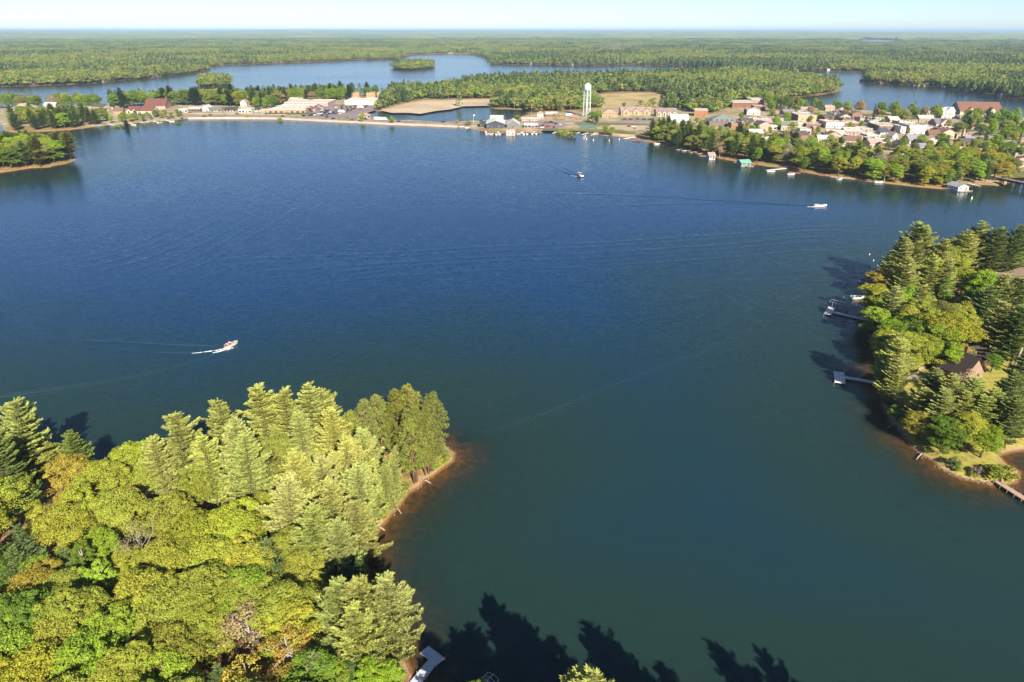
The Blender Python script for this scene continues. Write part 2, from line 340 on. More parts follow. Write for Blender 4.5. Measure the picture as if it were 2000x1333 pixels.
def tag(o, label, cat=None, group=None, kind=None):
    o['label'] = label
    if cat: o['category'] = cat
    if group: o['group'] = group
    if kind: o['kind'] = kind
    return o
def thing(name, label, cat, loc, rz=0.0, group=None):
    o = link(name, None, None, tuple(map(float, loc)), rz); return tag(o, label, cat, group)
def structure(o): o['kind'] = 'structure'; return o

# ---------------------------------------------------------------- ground and water: one sheet each, out to the horizon
def build_terrain():
    pts, edges = [], []
    for p in LAKES + ISLES:
        b = len(pts); pts += [tuple(q) for q in p]; edges += [(b + i, b + (i + 1) % len(p)) for i in range(len(p))]
    rings = []
    for p in LAKES[:4] + ISLES:
        t = np.roll(p, -1, 0) - np.roll(p, 1, 0); t /= np.maximum(np.hypot(t[:, 0], t[:, 1]), 1e-6)[:, None]; nr = np.stack([-t[:, 1], t[:, 0]], 1)
        near = np.hypot(p[:, 0], p[:, 1]) < 1100
        for off in (-15, -7, -2.5, 1.5, 5, 15, 2.5, 7, -1.5, -5, -30, 30): rings.append((p + nr * off)[near])
    q = np.concatenate(rings); d = shore_dist(q[:, 0], q[:, 1]); q = q[np.abs(d) > 1.2]
    cell = {}
    for x, y in q:
        r = math.hypot(x, y); s = 1.3 if r < 300 else (3 if r < 600 else 7); k = (round(x / s), round(y / s), s)
        if k not in cell: cell[k] = (x, y)
    extra = list(cell.values())
    g = []
    for r0, r1, st in ((0, 320, 9), (320, 1100, 32)):
        n = int(2 * r1 / st); xs = (np.arange(n) - n / 2 + 0.5) * st
        X, Y = np.meshgrid(xs, np.arange(-60 if r0 == 0 else 0, r1, st)); X = X + rng.uniform(-.3, .3, X.shape) * st; Y = Y + rng.uniform(-.3, .3, Y.shape) * st
        k = (np.hypot(X, Y) >= r0 * 0.98) & (np.hypot(X, Y) < r1) & (np.abs(X) < 0.95 * Y + 120); g.append(np.stack([X[k], Y[k]], 1))
    r = 1100.0
    while r < 60000:
        st = r * 0.05; az = np.arange(-1.0, 1.0, 0.05) + rng.uniform(0, 0.05); rr = r * (1 + rng.uniform(-.015, .015, az.shape)); g.append(np.stack([np.sin(az) * rr, np.cos(az) * rr], 1)); r *= 1.06
    g.append(np.array([[-75000, -600], [75000, -600], [-75000, 70000], [75000, 70000], [0, 72000], [-900, -400], [900, -400], [0, -300], [-40000, 68000], [40000, 68000.]]))
    g = np.concatenate(g); d = shore_dist(g[:, 0], g[:, 1]); g = g[np.abs(d) > np.maximum(2.0, 0.004 * np.hypot(g[:, 0], g[:, 1]))]
    pts += extra + [tuple(q) for q in g]
    v, e, f, *_ = delaunay_2d_cdt([Vector(p) for p in pts], edges, [], 0, 1e-4)
    V = np.array([(p.x, p.y) for p in v]); f = np.array([t for t in f if len(t) == 3], np.int32)
    a = (V[f[:, 1]] - V[f[:, 0]]); b = (V[f[:, 2]] - V[f[:, 0]]); fl = a[:, 0] * b[:, 1] - a[:, 1] * b[:, 0] < 0
    f[fl] = f[fl][:, ::-1]
    d = shore_dist(V[:, 0], V[:, 1]); d[np.abs(d) < 0.02] = 0
    z = height(d, V[:, 0], V[:, 1])
    me = fast_mesh('ground', np.column_stack([V, z]), f.ravel(), np.full(len(f), 3), [M_GROUND], smooth=True)
    at = me.attributes.new('shore', 'FLOAT', 'POINT'); at.data.foreach_set('value', d.astype(np.float32))
    tz = np.zeros(len(V))
    for poly in (TOWN_ZONE, ISTHMUS_ZONE): tz = np.maximum(tz, inside(poly, V[:, 0], V[:, 1]))
    at = me.attributes.new('town', 'FLOAT', 'POINT'); at.data.foreach_set('value', tz.astype(np.float32))
    gz = inside(GRASS_ZONE, V[:, 0], V[:, 1]); at = me.attributes.new('grass', 'FLOAT', 'POINT'); at.data.foreach_set('value', gz.astype(np.float32))
    structure(link('ground', me))
    cen = V[f].mean(1); w = in_water(cen[:, 0], cen[:, 1]) | (d[f] <= 0).any(1)
    fw = f[w]; used = np.unique(fw); remap = np.full(len(V), -1); remap[used] = np.arange(len(used))
    mw = fast_mesh('lake', np.column_stack([V[used], np.zeros(len(used))]), remap[fw].ravel(), np.full(len(fw), 3), [M_WATER], smooth=True)
    at = mw.attributes.new('depth', 'FLOAT', 'POINT'); at.data.foreach_set('value', np.maximum(0, -z[used]).astype(np.float32))
    o = structure(link('lake', mw)); o['label'] = 'blue lake with small ripples filling the foreground'
TOWN_ZONE = GP([(900,236),(1000,236),(1015,230),(1060,222),(1090,221),(1170,213),(1330,214),(1345,222),(1390,224),(1424,214),(1430,198),(1500,199),(1700,214),(2100,232),(2200,350),(1960,366),(1720,330),(1480,300),(1260,262),(1060,262),(905,250)])
ISTHMUS_ZONE = GP([(-100,205),(200,207),(480,200),(560,196),(760,182),(745,212),(715,232),(900,236),(900,250),(640,242),(440,235),(300,240),(140,250),(0,250)])
GRASS_ZONE = GP([(1755,842),(1770,700),(1840,680),(2010,690),(2010,890),(1950,890),(1992,925),(1940,948),(1835,918)], 1.0)
build_terrain()

# ---------------------------------------------------------------- tree kit: trunk and crown meshes shared by alike trees
def leaf_quads(cen, axis_u, axis_v):
    """one slightly folded leaf spray per row: centre and two half axes"""
    n = len(cen); fold = np.cross(axis_u, axis_v); fold /= np.maximum(np.linalg.norm(fold, axis=1), 1e-6)[:, None]
    w = np.linalg.norm(axis_v, axis=1)[:, None] * 0.35
    V = np.stack([cen - axis_u, cen - axis_v * 0.9 + fold * w, cen + axis_u, cen + axis_v * 0.9 + fold * w], 1).reshape(-1, 3)
    return V, np.arange(4 * n)
def crown_mesh(name, parts, mat):
    V = np.concatenate([p[0] for p in parts]); n = len(V) // 4
    return fast_mesh(name, V, np.arange(4 * n), np.full(n, 4), [mat])
def rand_dirs(r, n):
    d = r.normal(size=(n, 3)); return d / np.linalg.norm(d, axis=1)[:, None]
def oriented(r, nrm, su, sv):
    t = np.cross(nrm, rand_dirs(r, len(nrm))); t /= np.maximum(np.linalg.norm(t, axis=1), 1e-6)[:, None]; b = np.cross(nrm, t)
    return t * su[:, None], b * sv[:, None]
def broadleaf(seed, H=15.0, Rr=4.6, clumps=120, leaves=110, size=0.2, low=0.2, gap=0.0, mat=None, limbs=9, flat=1.0):
    """domed crown of many leafy clumps on forking limbs"""
    r = np.random.default_rng(seed); mat = mat or M_LEAF
    lobes = [(np.array([0, 0, 0.64 * H]), Rr * 0.78, 0.30 * H)]
    for k in range(7):
        a = 2 * math.pi * k / 7 + r.uniform(-.4, .4); q = Rr * r.uniform(.42, .62)
        lobes.append((np.array([math.cos(a) * q, math.sin(a) * q, H * r.uniform(.36, .74)]), Rr * r.uniform(.40, .60), H * r.uniform(.14, .23)))
    for k in range(3): a = r.uniform(0, 6.28); lobes.append((np.array([math.cos(a) * Rr * .4, math.sin(a) * Rr * .4, H * r.uniform(.22, .36)]), Rr * r.uniform(.4, .6), H * r.uniform(.12, .18)))
    parts, cc = [], []
    for k in range(clumps):
        c0, rh, rv = lobes[0 if r.random() < 0.30 else r.integers(1, 11)]
        d = rand_dirs(r, 1)[0]; d[2] = abs(d[2]) * 1.1 - 0.35; q = r.uniform(.55, 1.0) ** 0.5
        c = c0 + d * np.array([rh, rh, rv]) * q
        if c[2] < low * H: continue
        if gap and lattice_noise(c[0] * 9 + seed, c[2] * 9 + c[1] * 5, 11, seed) < gap: continue
        cc.append(c); rc = r.uniform(.4, 1.3) * Rr / 4.6; n = int(leaves * r.uniform(.6, 1.2))
        dd = rand_dirs(r, n); dd[:, 2] = np.abs(dd[:, 2]) * 1.15 - 0.4
        p = c + dd * rc * np.array([1.15, 1.15, 0.75 * flat]) * r.uniform(.5, 1.0, (n, 1)) ** 0.5
        nn = dd * 0.75 + rand_dirs(r, n) * 0.75 + np.array([0, 0, .45]); nn /= np.linalg.norm(nn, axis=1)[:, None]
        s = size * r.uniform(.45, 1.6, n); u, v = oriented(r, nn, s, s * r.uniform(.55, .9, n)); parts.append(leaf_quads(p, u, v))
    crown = crown_mesh('crown', parts, mat)
    t = MB(); top = Vector((r.uniform(-.4, .4), r.uniform(-.4, .4), H * .62)); rb = H * 0.014 + 0.06
    t.tube([(0, 0, -0.6), (0.03, 0.02, H * .12), top * 0.5, top, top + Vector((.1, .1, H * .2))], [rb * 1.35, rb, rb * .8, rb * .5, rb * .15], 7)
    for k in range(limbs):
        if not cc: break
        e = Vector(cc[int(r.integers(len(cc)))]); s = top * r.uniform(.5, .98); mid = s.lerp(e, .5) + Vector((0, 0, r.uniform(.1, .6)))
        t.tube([s, mid, e], [rb * .42, rb * .27, rb * .1], 5, cap=False)
    return t, crown
def conifer(seed, H=20.0, L=4.0, base=0.2, spacing=0.8, per=5, rise=0.12, droop=0.0, width=0.95, blade=0.34, prof=0.8, mat=None, irregular=0.3, density=1.0, bare=None):
    """tiers of spreading boughs, each a flat spray of needle tufts turned up at the tip"""
    r = np.random.default_rng(seed); mat = mat or M_LEAF; parts = []; t = MB(); rb = H * 0.011 + 0.07
    lean = Vector((r.uniform(-.3, .3), r.uniform(-.3, .3), 0))
    ax = lambda z: Vector((0, 0, z)) + lean * (z / H) ** 2
    t.tube([(0, 0, -0.6), ax(H * .1), ax(H * .4), ax(H * .75), ax(H * .985)], [rb * 1.3, rb, rb * .75, rb * .4, 0.03], 7)
    z = base * H; P, U, V = [], [], []
    while z < H * 0.985:
        f = (z / H - base) / (1 - base); ln = L * (min(1.0, (f + 0.12) * 4.0) if f < 0.14 else (1 - f) ** prof * 1.05 + 0.05)
        n = per if f < .85 else max(4, per - 1); a0 = r.uniform(0, 7)
        for k in range(n):
            l = ln * r.uniform(1 - irregular, 1 + irregular * .6)
            if r.random() < .07: continue
            if l < 0.25: l = 0.25
            a = a0 + 2 * math.pi * k / n + r.uniform(-.3, .3); l = max(.25, l * (.68 + .62 * float(lattice_noise(math.cos(a) * 2 + seed, math.sin(a) * 2 + z * .45, 1.0, seed)))); dr = np.array([math.cos(a), math.sin(a), 0]); sd_ = np.array([-dr[1], dr[0], 0])
            s0 = np.array(ax(z + r.uniform(-.3, .3)))
            def at(q): return s0 + dr * l * q + np.array([0, 0, l * (rise * q - droop * q * q + 0.24 * max(0, q - .45) ** 1.5 * 2)])
            if l > 0.8: t.tube([s0, at(.5), at(.95)], [0.012 * l + .02, .008 * l + .015, .012], 4, cap=False)
            m = max(2, int(l / 0.26 * density))
            for q in np.linspace(.22 if l > 1.2 else 0.0, 1.0, m):
                c = at(q); w = width * (0.35 + 0.65 * math.sin(math.pi * min(1, .18 + q * .72))) * min(1, l / 2.2)
                kk = max(3, int((5 + w * 4) * density ** .5))
                off = r.uniform(-1, 1, kk); fw = r.uniform(-.1, .25, kk)
                p = c + sd_ * (off * w)[:, None] + dr * (fw - np.abs(off) * .25)[:, None] + np.array([0, 0, 1]) * (r.uniform(-.05, .16, kk) - np.abs(off) * .06)[:, None]
                yaw = off * 1.0 + r.uniform(-.5, .5, kk); up = r.uniform(.05, .75, kk)
                u = dr * np.cos(yaw)[:, None] + sd_ * np.sin(yaw)[:, None] + np.array([0, 0, 1]) * up[:, None]; u /= np.linalg.norm(u, axis=1)[:, None]
                v = np.cross(u, np.array([0, 0, 1.0]) + r.normal(0, .45, (kk, 3))); v /= np.maximum(np.linalg.norm(v, axis=1), 1e-6)[:, None]
                s = blade * r.uniform(.65, 1.2, kk); P.append(p); U.append(u * s[:, None]); V.append(v * (s * .34)[:, None])
        z += spacing * (1 - 0.35 * f) * r.uniform(.8, 1.2)
    n = 14; hz = r.uniform(0, .7, n); P.append(np.array(ax(H)) - np.array([0, 0, 1]) * hz[:, None]); u = rand_dirs(r, n) * .6 + np.array([0, 0, .9]); U.append(u * blade); V.append(np.cross(u, rand_dirs(r, n)) * blade * .4)
    return t, crown_mesh('crown', [leaf_quads(np.concatenate(P), np.concatenate(U), np.concatenate(V))], mat)
def red_pine(seed, H=20.0):
    """long bare reddish trunk under a rounded crown of needle tufts"""
    r = np.random.default_rng(seed); t = MB(); parts = []; rb = .21
    t.tube([(0, 0, -.6), (0, 0, H * .3), (.1, .05, H * .7), (.1, .1, H * .97)], [rb * 1.3, rb, rb * .7, .04], 7)
    P, U, V = [], [], []
    for k in range(165):
        f = r.uniform(0, 1) ** .9; z = H * (.22 + .74 * f); l = 2.9 * math.sin(math.pi * (0.22 + .74 * f)) * r.uniform(.55, 1.1) + .2
        a = r.uniform(0, 7); d = np.array([math.cos(a), math.sin(a), .25]); s0 = np.array([.05, .05, z]); e = s0 + d * l
        t.tube([s0, s0 + d * l * .5, e], [.045, .035, .012], 4, cap=False)
        for q, rc in ((1, .62), (.72, .5)):
            n = 42; dd = rand_dirs(r, n); dd[:, 2] = np.abs(dd[:, 2]) * 1.1 - .25; c = s0 + d * l * q
            P.append(c + dd * rc * r.uniform(.3, 1, (n, 1))); s = .21 * r.uniform(.7, 1.2, n); U.append((dd + rand_dirs(r, n) * .5) * s[:, None]); V.append(np.cross(dd, rand_dirs(r, n)) * s[:, None] * .55)
    return t, crown_mesh('crown', [leaf_quads(np.concatenate(P), np.concatenate(U), np.concatenate(V))], M_LEAF)
def bare_tree_mesh(seed, H=14.0, twigs=True):
    r = np.random.default_rng(seed); t = MB(); tips = []
    def grow(p, d, l, rad, lv):
        m = p + d * l * .5 + Vector(r.normal(0, l * .05, 3)); e = p + d * l; t.tube([p, m, e], [rad, rad * .8, rad * .55], 5 if lv < 2 else 4, cap=False)
        if lv >= 4: tips.append(e); return
        for k in range(int(r.integers(2, 4)) + (lv == 0)):
            nd = (d + Vector(r.normal(0, .55, 3)) + Vector((0, 0, .12))).normalized(); grow(p.lerp(e, r.uniform(.55, 1)), nd, l * r.uniform(.6, .8), rad * .55, lv + 1)
    grow(Vector((0, 0, -.5)), Vector((.05, 0, 1)), H * .38, H * .017, 0)
    T = np.array([tuple(q) for q in tips]); n = len(T) * 9; c = np.repeat(T, 9, 0) + r.normal(0, .5, (n, 3)); nn = rand_dirs(r, n); s = .13 * r.uniform(.6, 1.2, n); u, v = oriented(r, nn, s, s * .7)
    return t, crown_mesh('crown', [leaf_quads(c, u, v)], M_LEAF)
KIT = {}
def register(kind, items, bark): KIT[kind] = [(tr.build('trunk', bark, mesh_only=True, smooth=True), cr) for tr, cr in items]
register('oak', [broadleaf(s, 15, 4.7 + .3 * (s % 3), 205, 230, .118, .16, gap=.24, limbs=16) for s in (11, 12, 13, 14, 15)], M_BARK)
register('maple', [broadleaf(s, 16, 4.3, 185, 220, .115, .1) for s in (21, 22, 23)], M_BARK)
register('birch', [broadleaf(s, 14, 2.5, 90, 120, .125, .22, limbs=6) for s in (31, 32)], M_BARK_PALE)
register('sparse', [broadleaf(s, 14, 4.2, 130, 42, .16, .26, gap=.45, limbs=26) for s in (41, 42, 43)], M_BARK_PALE)
register('shrub', [broadleaf(s, 4.2, 2.3, 60, 70, .13, .05, limbs=5) for s in (51, 52)], M_BARK)
register('white_pine', [conifer(s, 20, 5.3, .14, 1.05, 6, .18, 0, 1.0, .31, .58, irregular=.45, density=1.55) for s in (61, 62, 63, 64, 65)], M_BARK)
register('young_pine', [conifer(s, 11, 3.0, .06, .65, 6, .2, 0, .75, .28, .7, irregular=.35) for s in (71, 72)], M_BARK)
register('spruce', [conifer(s, 19, 2.6, .05, .55, 7, .02, .22, .55, .26, .95, irregular=.16) for s in (81, 82)], M_BARK)
register('red_pine', [red_pine(s) for s in (91, 92, 93)], M_BARK_RED)
register('bare', [bare_tree_mesh(s) for s in (101, 102)], M_BARK_PALE)
register('dead_spruce', [conifer(105, 9, 1.5, .1, .5, 6, .05, .1, .3, .16, .9, density=.5)], M_BARK_PALE)
KIT_H = dict(oak=15, maple=16, birch=14, sparse=14, shrub=4.2, white_pine=20, young_pine=11, spruce=19, red_pine=20, bare=14, dead_spruce=9)
KIT_NAME = dict(oak='broadleaf_tree', maple='maple_tree', birch='birch_tree', sparse='aspen_tree', shrub='shrub', white_pine='pine_tree', young_pine='pine_tree', spruce='spruce_tree', red_pine='red_pine_tree', bare='bare_tree', dead_spruce='dead_tree')
KIT_WORD = dict(oak='broadleaf tree', maple='round-crowned tree', birch='slim birch', sparse='thin-leaved tree', shrub='shrub', white_pine='pine', young_pine='young pine', spruce='spruce', red_pine='bare-trunked pine', bare='bare grey tree', dead_spruce='dead conifer')
# leaf colours of the place; pinelit is pine with sunlight put into the colour
TONES = dict(lime=((0.245, 0.345, 0.036), 'lime green'), yellow=((0.310, 0.328, 0.046), 'yellow-green'), gold=((0.360, 0.310, 0.050), 'golden'), olive=((0.235, 0.245, 0.055), 'olive'),
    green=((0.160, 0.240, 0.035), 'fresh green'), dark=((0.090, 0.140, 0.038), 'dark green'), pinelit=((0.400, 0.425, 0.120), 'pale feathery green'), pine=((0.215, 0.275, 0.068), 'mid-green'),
    blue=((0.170, 0.225, 0.070), 'blue-green'), orange=((0.400, 0.265, 0.060), 'ginger'), tan=((0.360, 0.260, 0.120), 'tan'), grey=((0.30, 0.25, 0.17), 'grey'), pink=((0.40, 0.27, 0.19), 'rusty pink'), wine=((0.11, 0.035, 0.035), 'wine-red'))
TREES = []            # every individual tree: (root, kind, tone, xy, zone, scale)
USED = []             # ground positions taken
krng = np.random.default_rng(99)
def add_tree(kind, tone, xy, H, zone, group, spread=1.0, variant=None, label=None):
    k = int(krng.integers(len(KIT[kind]))) if variant is None else variant
    tm, cm = KIT[kind][k % len(KIT[kind])]; s = H / KIT_H[kind]; z = zat(*xy) - 0.1
    w = s * spread * krng.uniform(.93, 1.07); rz = krng.uniform(0, 6.28)
    root = link(KIT_NAME[kind], None, None, (float(xy[0]), float(xy[1]), z), rz); root.rotation_euler = (krng.normal(0, .03), krng.normal(0, .03), rz); root.scale = (w, w, s)
    t = link('trunk', tm, root); c = link('crown', cm, root)
    col = np.array(TONES[tone][0]) * krng.uniform(.80, 1.18) * np.array([krng.uniform(.90, 1.05), 1, krng.uniform(.85, 1.25)])
    c.color = (*np.clip(col, 0, 1), 1)
    root['category'] = 'shrub' if kind == 'shrub' else 'tree'; root['group'] = group
    TREES.append([root, kind, tone, np.array(xy, float), zone, s, label]); USED.append((xy[0], xy[1], 1.2)); return root
def on_land(xy):
    """nearest dry spot"""
    xy = np.asarray(xy, float)
    if shore_dist(*xy)[0] >= .8: return xy
    a = np.arange(0, 6.28, .4)
    for st in np.linspace(.5, 16, 32):
        q = xy + st * np.stack([np.cos(a), np.sin(a)], 1); ok = shore_dist(q[:, 0], q[:, 1]) > 1.0
        if ok.any(): return q[ok][0]
    return xy
def top_tree(kind, tone, u, v, H, zone, group, **kw):
    """place a tree whose top shows at photo pixel (u, v)"""
    return add_tree(kind, tone, on_land(G(u, v, H + 1.2)), H, zone, group, **kw)
def crown_tree(kind, tone, u, v, H, zone, group, **kw):
    """place a tree whose crown is centred at photo pixel (u, v)"""
    return add_tree(kind, tone, on_land(G(u, v, H * .66 + 1.0)), H, zone, group, **kw)
EXCLUDE = []          # ground polygons without trees
def blocked(x, y, extra=0.0):
    for p in EXCLUDE:
        if inside(p, np.array([x]), np.array([y]))[0]: return True
    for (a, b, c, rz, hw, hd) in FOOT:
        dx, dy = x - a, y - b; lx = dx * math.cos(rz) + dy * math.sin(rz); ly = -dx * math.sin(rz) + dy * math.cos(rz)
        if abs(lx) < hw + extra and abs(ly) < hd + extra: return True
    return False
FOOT = []
def fill_trees(poly_px, n, dist, mix, hr, zone, group, seed, spread=1.0, shore_min=1.2, limit=9000):
    """scatter trees of a mix of kinds over a patch of ground"""
    r = np.random.default_rng(seed); P = GP(poly_px, 1.2); lo, hi = P.min(0), P.max(0); names = [m[0] for m in mix]; w = np.array([m[2] for m in mix], float); w /= w.sum(); got = 0
    cand = r.uniform(lo, hi, (limit, 2)); k = inside(P, cand[:, 0], cand[:, 1]); cand = cand[k]; sdv = shore_dist(cand[:, 0], cand[:, 1]); cand = cand[sdv > shore_min]
    mine = [(a, b) for a, b, c in USED if lo[0] - 20 < a < hi[0] + 20 and lo[1] - 20 < b < hi[1] + 20]
    for x, y in cand:
        if got >= n: break
        if any((x - a) ** 2 + (y - b) ** 2 < dist * dist for a, b in mine) or blocked(x, y, 1.5): continue
        j = int(r.choice(len(mix), p=w)); kind, tones, _ = mix[j]; tone = tones[int(r.integers(len(tones)))]
        h = r.uniform(*hr) * (KIT_H[kind] / 15.0 if kind in ('shrub',) else 1.0)
        if kind in ('white_pine', 'red_pine', 'spruce'): h *= 1.12
        add_tree(kind, tone, (x, y), h, zone, group, spread=spread); mine.append((x, y)); got += 1
    return got

# ---------------------------------------------------------------- label writer: look, then the nearest thing to find it by
ORD = ['nearest', 'second nearest', 'third nearest', 'fourth nearest', 'fifth nearest', 'sixth nearest', 'seventh nearest', 'eighth nearest', 'ninth nearest', 'tenth nearest', 'eleventh nearest', 'twelfth nearest', 'thirteenth nearest', 'fourteenth nearest', 'fifteenth nearest']
def project(x, y, z):
    d = np.array([x, y, z - CAM_H]); zc = d @ _f; return 1000 + F_PX * d[0] / zc, 666.5 - F_PX * (d @ _u) / zc
def label_trees(marks):
    """marks: zone -> list of (u, v, phrase)"""
    buckets = {}
    for t in TREES:
        root, kind, tone, xy, zone, s, lab = t
        if lab: root['label'] = lab; continue
        z = root.location.z + KIT_H[kind] * s * .6; u, v = project(xy[0], xy[1], z)
        best = min(marks[zone], key=lambda m: (m[0] - u) ** 2 + (2.2 * (m[1] - v)) ** 2)
        dx, dy = u - best[0], 2.2 * (v - best[1])
        rel = ('right of' if dx > 0 else 'left of') if abs(dx) > abs(dy) else ('below' if dy > 0 else 'above')
        h = KIT_H[kind] * s; size = '' if kind in ('shrub', 'young_pine', 'dead_spruce', 'bare') else ('tall ' if h > 18.5 else ('small ' if h < 11.5 else ''))
        key = (size + TONES[tone][1] + ' ' + KIT_WORD[kind] if kind != 'bare' else KIT_WORD[kind], rel, best[2])
        buckets.setdefault(key, []).append((dx * dx + dy * dy, root))
    for (look, rel, ph), lst in buckets.items():
        lst.sort(key=lambda q: q[0])
        for i, (_, root) in enumerate(lst):
            root['label'] = f'{look} {rel} {ph}' if len(lst) == 1 else f'{look} {rel} {ph}, {ORD[min(i, 14)]} of its kind'

# ---------------------------------------------------------------- marsh, lawns, roads: sheets laid on the flat ground of the town
MARSH_PX = [(742,216),(765,210),(790,203),(825,196.5),(970,194),(985,204),(955,207),(905,208),(880,214),(850,217.5),(820,223),(800,221),(765,221)]
BOG_PX = [(1155,200),(1160,186),(1210,182),(1280,182),(1305,190),(1306,206),(1300,213),(1240,213),(1178,213)]
PLAT = 1.4
def sheet(name, px, mat, z, thick=0.0, ground_pts=None):
    P = GP(px, PLAT) if ground_pts is None else np.asarray(ground_pts); n = len(P); tri = tessellate_polygon([[Vector((x, y, 0)) for x, y in P]])
    mb = MB(); top = [(x, y, z) for x, y in P]; fs = []
    for t in tri:
        a, b, c = (P[i] for i in t); fs.append(tuple(t) if (b[0] - a[0]) * (c[1] - a[1]) - (b[1] - a[1]) * (c[0] - a[0]) > 0 else tuple(t[::-1]))
    mb.add(top, fs)
    if thick:
        vs = top + [(x, y, z - thick) for x, y in P]; mb.add(vs, [(i, (i + 1) % n, n + (i + 1) % n, n + i) for i in range(n)] + [((i + 1) % n, i, n + i, n + (i + 1) % n) for i in range(0)])
    return structure(mb.build(name, mat))
def ribbon(name, px, width, mat, z, thick=0.0, zfn=None):
    """a road, path or quay along a line"""
    P = GP(px, PLAT); L, Rt = [], []
    for i in range(len(P)):
        t = P[min(i + 1, len(P) - 1)] - P[max(i - 1, 0)]; t /= np.hypot(*t); nrm = np.array([-t[1], t[0]]) * width / 2; L.append(P[i] + nrm); Rt.append(P[i] - nrm)
    mb = MB(); n = len(P); vs = [(*p, z) for p in L] + [(*p, z) for p in Rt]; fs = [(i, n + i, n + i + 1, i + 1) for i in range(n - 1)]
    if thick:
        vs += [(*p, z - thick) for p in L] + [(*p, z - thick) for p in Rt]
        for i in range(n - 1): fs += [(i, i + 1, 2 * n + i + 1, 2 * n + i), (n + i + 1, n + i, 3 * n + i, 3 * n + i + 1)]
        fs += [(0, 2 * n, 3 * n, n), (n - 1, 2 * n - 1, 4 * n - 1, 3 * n - 1)]
    mb.add(vs, fs); return structure(mb.build(name, mat))
M_ASPHALT = rough_mat('asphalt', (0.34, 0.275, 0.26), .18, .05, .9, fine=20)
M_CONC = rough_mat('pale_concrete', (0.68, 0.55, 0.48), .12, .06, .85, fine=16)
M_LAWN = rough_mat('lawn', (0.20, 0.23, 0.045), .25, .05, .95, col2=(0.33, 0.30, 0.08), fine=14)
M_SAND = rough_mat('beach_sand', (0.58, 0.45, 0.31), .1, .08, .95, fine=18)
M_MARSH = rough_mat('marsh_reeds', (0.66, 0.48, 0.31), .16, .02, .95, col2=(0.80, 0.64, 0.45), fine=12, bump=.4)
M_BOG = rough_mat('bog_grass', (0.58, 0.44, 0.17), .25, .025, .95, col2=(0.78, 0.60, 0.27), fine=12, bump=.4)
M_COURT = rough_mat('sports_court', (0.17, 0.33, 0.27), .1, .1, .85)
M_WHITE = paint((0.76, 0.75, 0.73), .6, .06)
M_LINE = paint((0.8, 0.78, 0.7), .8, .1)
sheet('marsh', MARSH_PX, M_MARSH, 1.47); sheet('marsh', BOG_PX, M_BOG, 1.47)
ROAD = [(150,232),(240,233),(300,231),(370,227),(440,226.3),(540,227.3),(640,231.5),(760,237),(880,241),(935,243.5),(1000,240),(1080,238),(1180,238.5),(1260,241.5),(1340,250),(1440,262),(1520,263),(1600,268),(1700,276),(1800,284),(1900,292),(2000,300),(2100,312)]
ribbon('road', ROAD, 11, M_ASPHALT, 1.52, .5)
P_ = GP(ROAD, PLAT)
ribbon('road_line', ROAD, .35, M_LINE, 1.525)
ribbon('promenade', [(368,230.2),(440,229.6),(540,230.6),(640,235.4),(760,241),(830,243.6),(894,246.4)], 4.2, M_CONC, 1.56, 1.5)
ribbon('pavement', [(368,222.5),(440,222.2),(520,223.3),(560,224)], 5, M_CONC, 1.56, .3)
sheet('car_park', [(588,226.5),(600,216),(640,205),(676,203.5),(742,207.5),(744,212),(712,223),(700,233),(640,230)], M_ASPHALT, 1.50)
sheet('car_park', [(1050,252),(1046,236),(1092,236),(1108,246),(1088,252)], M_ASPHALT, 1.49)
sheet('car_park', [(1215,236),(1210,231),(1275,231),(1300,236),(1290,239)], M_ASPHALT, 1.49)
sheet('lawn', [(1058,256),(1062,252),(1128,253),(1200,254),(1242,258),(1240,262),(1164,259),(1120,256.5)], M_LAWN, 1.46)
sheet('lawn', [(1370,262),(1378,254),(1420,255),(1470,258),(1450,264),(1400,266)], M_LAWN, 1.46)
sheet('lawn', [(1955,350),(1968,336),(2080,330),(2080,345),(2010,347)], M_LAWN, 1.46)
sheet('lawn', [(1120,240.2),(1170,237),(1240,238.6),(1280,243),(1230,247),(1130,246)], M_LAWN, 1.465)
sheet('sports_court', [(1130,252),(1134,244),(1158,244),(1168,252)], M_COURT, 1.52)
sheet('playground', [(1192,251),(1190,244.5),(1260,246),(1262,254),(1235,256)], M_SAND, 1.52)
def beach():
    a = GP([(1158,262.6),(1180,265),(1200,266.6),(1236,270.2),(1247,272)]); b = GP([(1160,259.5),(1180,260.5),(1205,262),(1240,264),(1255,267)], PLAT); n = len(a)
    structure(MB().add([(x, y, -.25) for x, y in a] + [(x, y, 1.5) for x, y in b], [(i, i + 1, n + i + 1, n + i) for i in range(n - 1)]).build('beach', M_SAND))
beach()
for i, px in enumerate(([(1480,262),(1500,285),(1530,300)], [(1640,270),(1655,250),(1660,232),(1640,214)], [(1560,266),(1545,245),(1520,222)], [(1810,285),(1800,262),(1812,240),(1830,226)], [(1400,257),(1440,238),(1470,220)], [(1900,292),(1880,270),(1850,250),(1700,240),(1560,236)])):
    ribbon('street', px, 8, M_ASPHALT, 1.478 + .004 * i)

